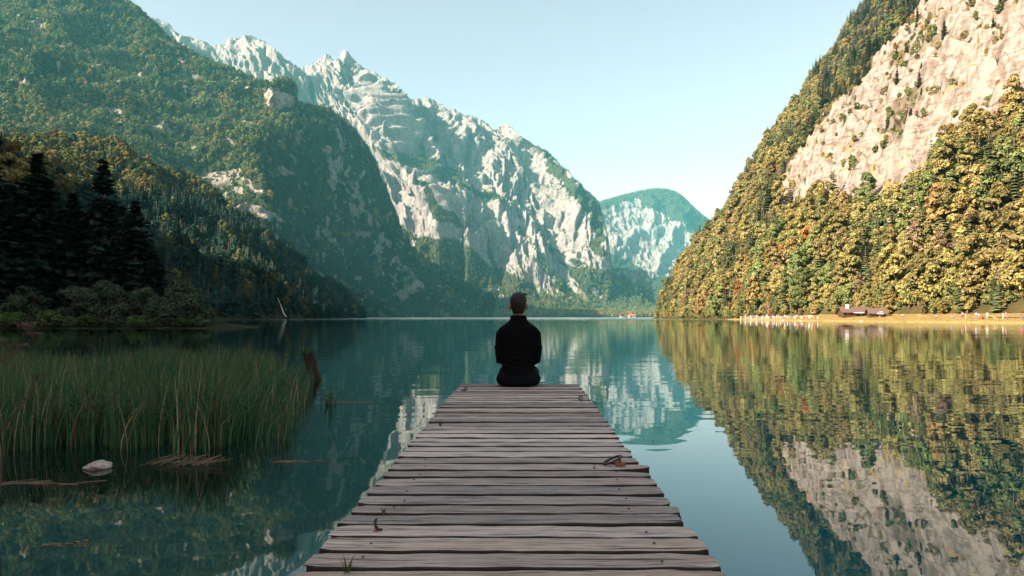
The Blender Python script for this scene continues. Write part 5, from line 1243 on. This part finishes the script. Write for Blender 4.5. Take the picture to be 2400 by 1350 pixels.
# passenger boat and boathouse at the far end
bx, by = P(1461, 747, 1150)[:2]; bt = empty('passenger_boat', (bx, by, 0), 0.25); tag(bt, 'white passenger boat out on the lake near the far shore', 'boat')
mb = MB(); n_ = 12; vs = []
for lv, (z, wf) in enumerate(((-.3, .75), (.9, 1.0), (1.0, .92))):
    for k in range(n_ + 1):
        u = k / n_; hwid = 1.5 * wf * (math.sin(math.pi * min(1, .12 + u * .95)) ** .6); vs += [(-8 + 16 * u, -hwid, z + .35 * (2 * u - 1) ** 2 * (lv > 0)), (-8 + 16 * u, hwid, z + .35 * (2 * u - 1) ** 2 * (lv > 0))]
r_ = 2 * (n_ + 1); fs = []
for lv in range(2):
    for k in range(n_):
        for s in (0, 1): fs.append((lv * r_ + 2 * k + s, lv * r_ + 2 * k + 2 + s, (lv + 1) * r_ + 2 * k + 2 + s, (lv + 1) * r_ + 2 * k + s))
fs += [(2 * r_ + 2 * k, 2 * r_ + 2 * k + 2, 2 * r_ + 2 * k + 3, 2 * r_ + 2 * k + 1) for k in range(n_)]
mb.add(vs, fs); mb.build('hull', WHITE, bt)
mb = MB(); mb.box((0.4, 0, 1.75), (10.5, 2.3, 1.3)); cb_ = mb.build('cabin', WHITE, bt); mb = MB(); mb.box((0.4, 0, 2.5), (11.4, 2.7, .16)); mb.build('roof', WHITE, cb_)
for k in range(7):
    for s in (-1, 1): mb = MB(); mb.box((-4 + 1.4 * k, s * 1.17, 1.85), (1.05, .06, .6)); mb.build('window', GLAS, cb_)
mb = MB(); mb.tube([(-5.5, 0, 1.2), (-5.5, 0, 4.4)], .06, 6); mb.build('mast', WHITE, bt)
hb_ = P(1488, 744, 2300); t = empty('boathouse', (hb_[0], 2300 + 60, 0.2), 0.1); tag(t, 'small red-roofed boathouse on the far shore beside the white boat', 'boathouse')
mb = MB(); mb.box((0, 0, 3), (24, 12, 6)); mb.build('wall', PALEW, t)
for sgn in (-1, 1):
    mb = MB(); mb.add([(-13, sgn * 7.5, 5.2), (13, sgn * 7.5, 5.2), (13, 0, 11), (-13, 0, 11), (-13, sgn * 7.5, 5.6), (13, sgn * 7.5, 5.6), (13, 0, 11.4), (-13, 0, 11.4)], [(0, 1, 2, 3), (4, 5, 6, 7), (0, 1, 5, 4), (1, 2, 6, 5), (0, 3, 7, 4)]); mb.build('roof', REDP, t)
mb = MB(); mb.box((-3, -6.1, 2), (6, .4, 4)); mb.build('door', LOG, t)
# lone tree on the meadow and boulders at the water's edge
xt = (2172 - 1200) / F * 216
place_tree('broad7', 'yellow', (xt, 216, ground_R(xt, 216) - .2), 0.72, 1.0, 'broadleaf_tree', 'lone pale yellow-green tree with bare lower trunk on the meadow', 'tree', None)
bmr = bmesh.new(); bmesh.ops.create_icosphere(bmr, subdivisions=3, radius=1.0); co = np.array([v.co for v in bmr.verts]); dd = 1 + fbm(co * 1.2 + 9, 3, 201) * 0.5
for v_, k in zip(bmr.verts, dd): v_.co *= k; v_.co.z *= 0.6
bme = bpy.data.meshes.new('boulder'); bmr.to_mesh(bme); bmr.free(); bme.materials.append(bpy.data.materials['pale_stone'])
for i in range(26):
    yb_ = 165 + 200 * R.random() if i < 18 else 380 + 170 * R.random(); k = int(np.argmin(np.abs(ys[0] - yb_))); xb_ = float(shore[0, k]) + 0.6 + 1.2 * R.random()
    sb = 0.25 + 0.45 * R.random(); o = link('boulder', bme, None, (xb_, yb_, 0.05)); o.scale = (sb, sb * .8, sb * .8); o.rotation_euler = (0, 0, R.random() * 6)
    tag(o, 'pale boulder at the water edge below the meadow and huts' if yb_ < 380 else 'pale boulder at the foot of the wooded shore beyond the landing stage', 'boulder', 'boulders below the meadow' if yb_ < 380 else 'boulders below the woods')
# small waterfall on the shaded shore
FALL = simple_mat('white_water', (0.80, 0.84, 0.86), 0.6, 0.3, 0.1, 2)
def spur_point(px, py):
    d2 = (pxS - px) ** 2 + (pyS - py) ** 2 + np.where(gS[..., 1] < 100, 1e9, 0); return gS[np.unravel_index(np.argmin(d2), d2.shape)]
wf = empty('waterfall', tuple(spur_point(672, 742))); tag(wf, 'thin white waterfall dropping to the shaded left shore', 'waterfall')
for path_, wd in (([(651, 698), (655, 708), (659, 717), (662, 727), (666, 736), (671, 743)], 0.34), ([(670, 724), (674, 733), (678, 742)], 0.28)):
    vs = []
    d0 = min(spur_point(x_, y_)[1] for (x_, y_) in path_) - 3.0
    for i, (x_, y_) in enumerate(path_):
        q_ = P(x_, y_, d0 - 0.25 * i); w_ = wd * (0.5 + 0.9 * i / len(path_)) * (1 + 0.25 * math.sin(5 * i))
        vs += [(q_[0] - w_, q_[1], q_[2]), (q_[0], q_[1] - .3, q_[2] + .1), (q_[0] + w_, q_[1], q_[2])]
    fs = [(3 * i + s, 3 * i + s + 1, 3 * i + s + 4, 3 * i + s + 3) for i in range(len(path_) - 1) for s in (0, 1)]
    v = np.array(vs) - np.array(wf.location); link('cascade', mesh_from('cascade', v, fs, [FALL], True), wf)
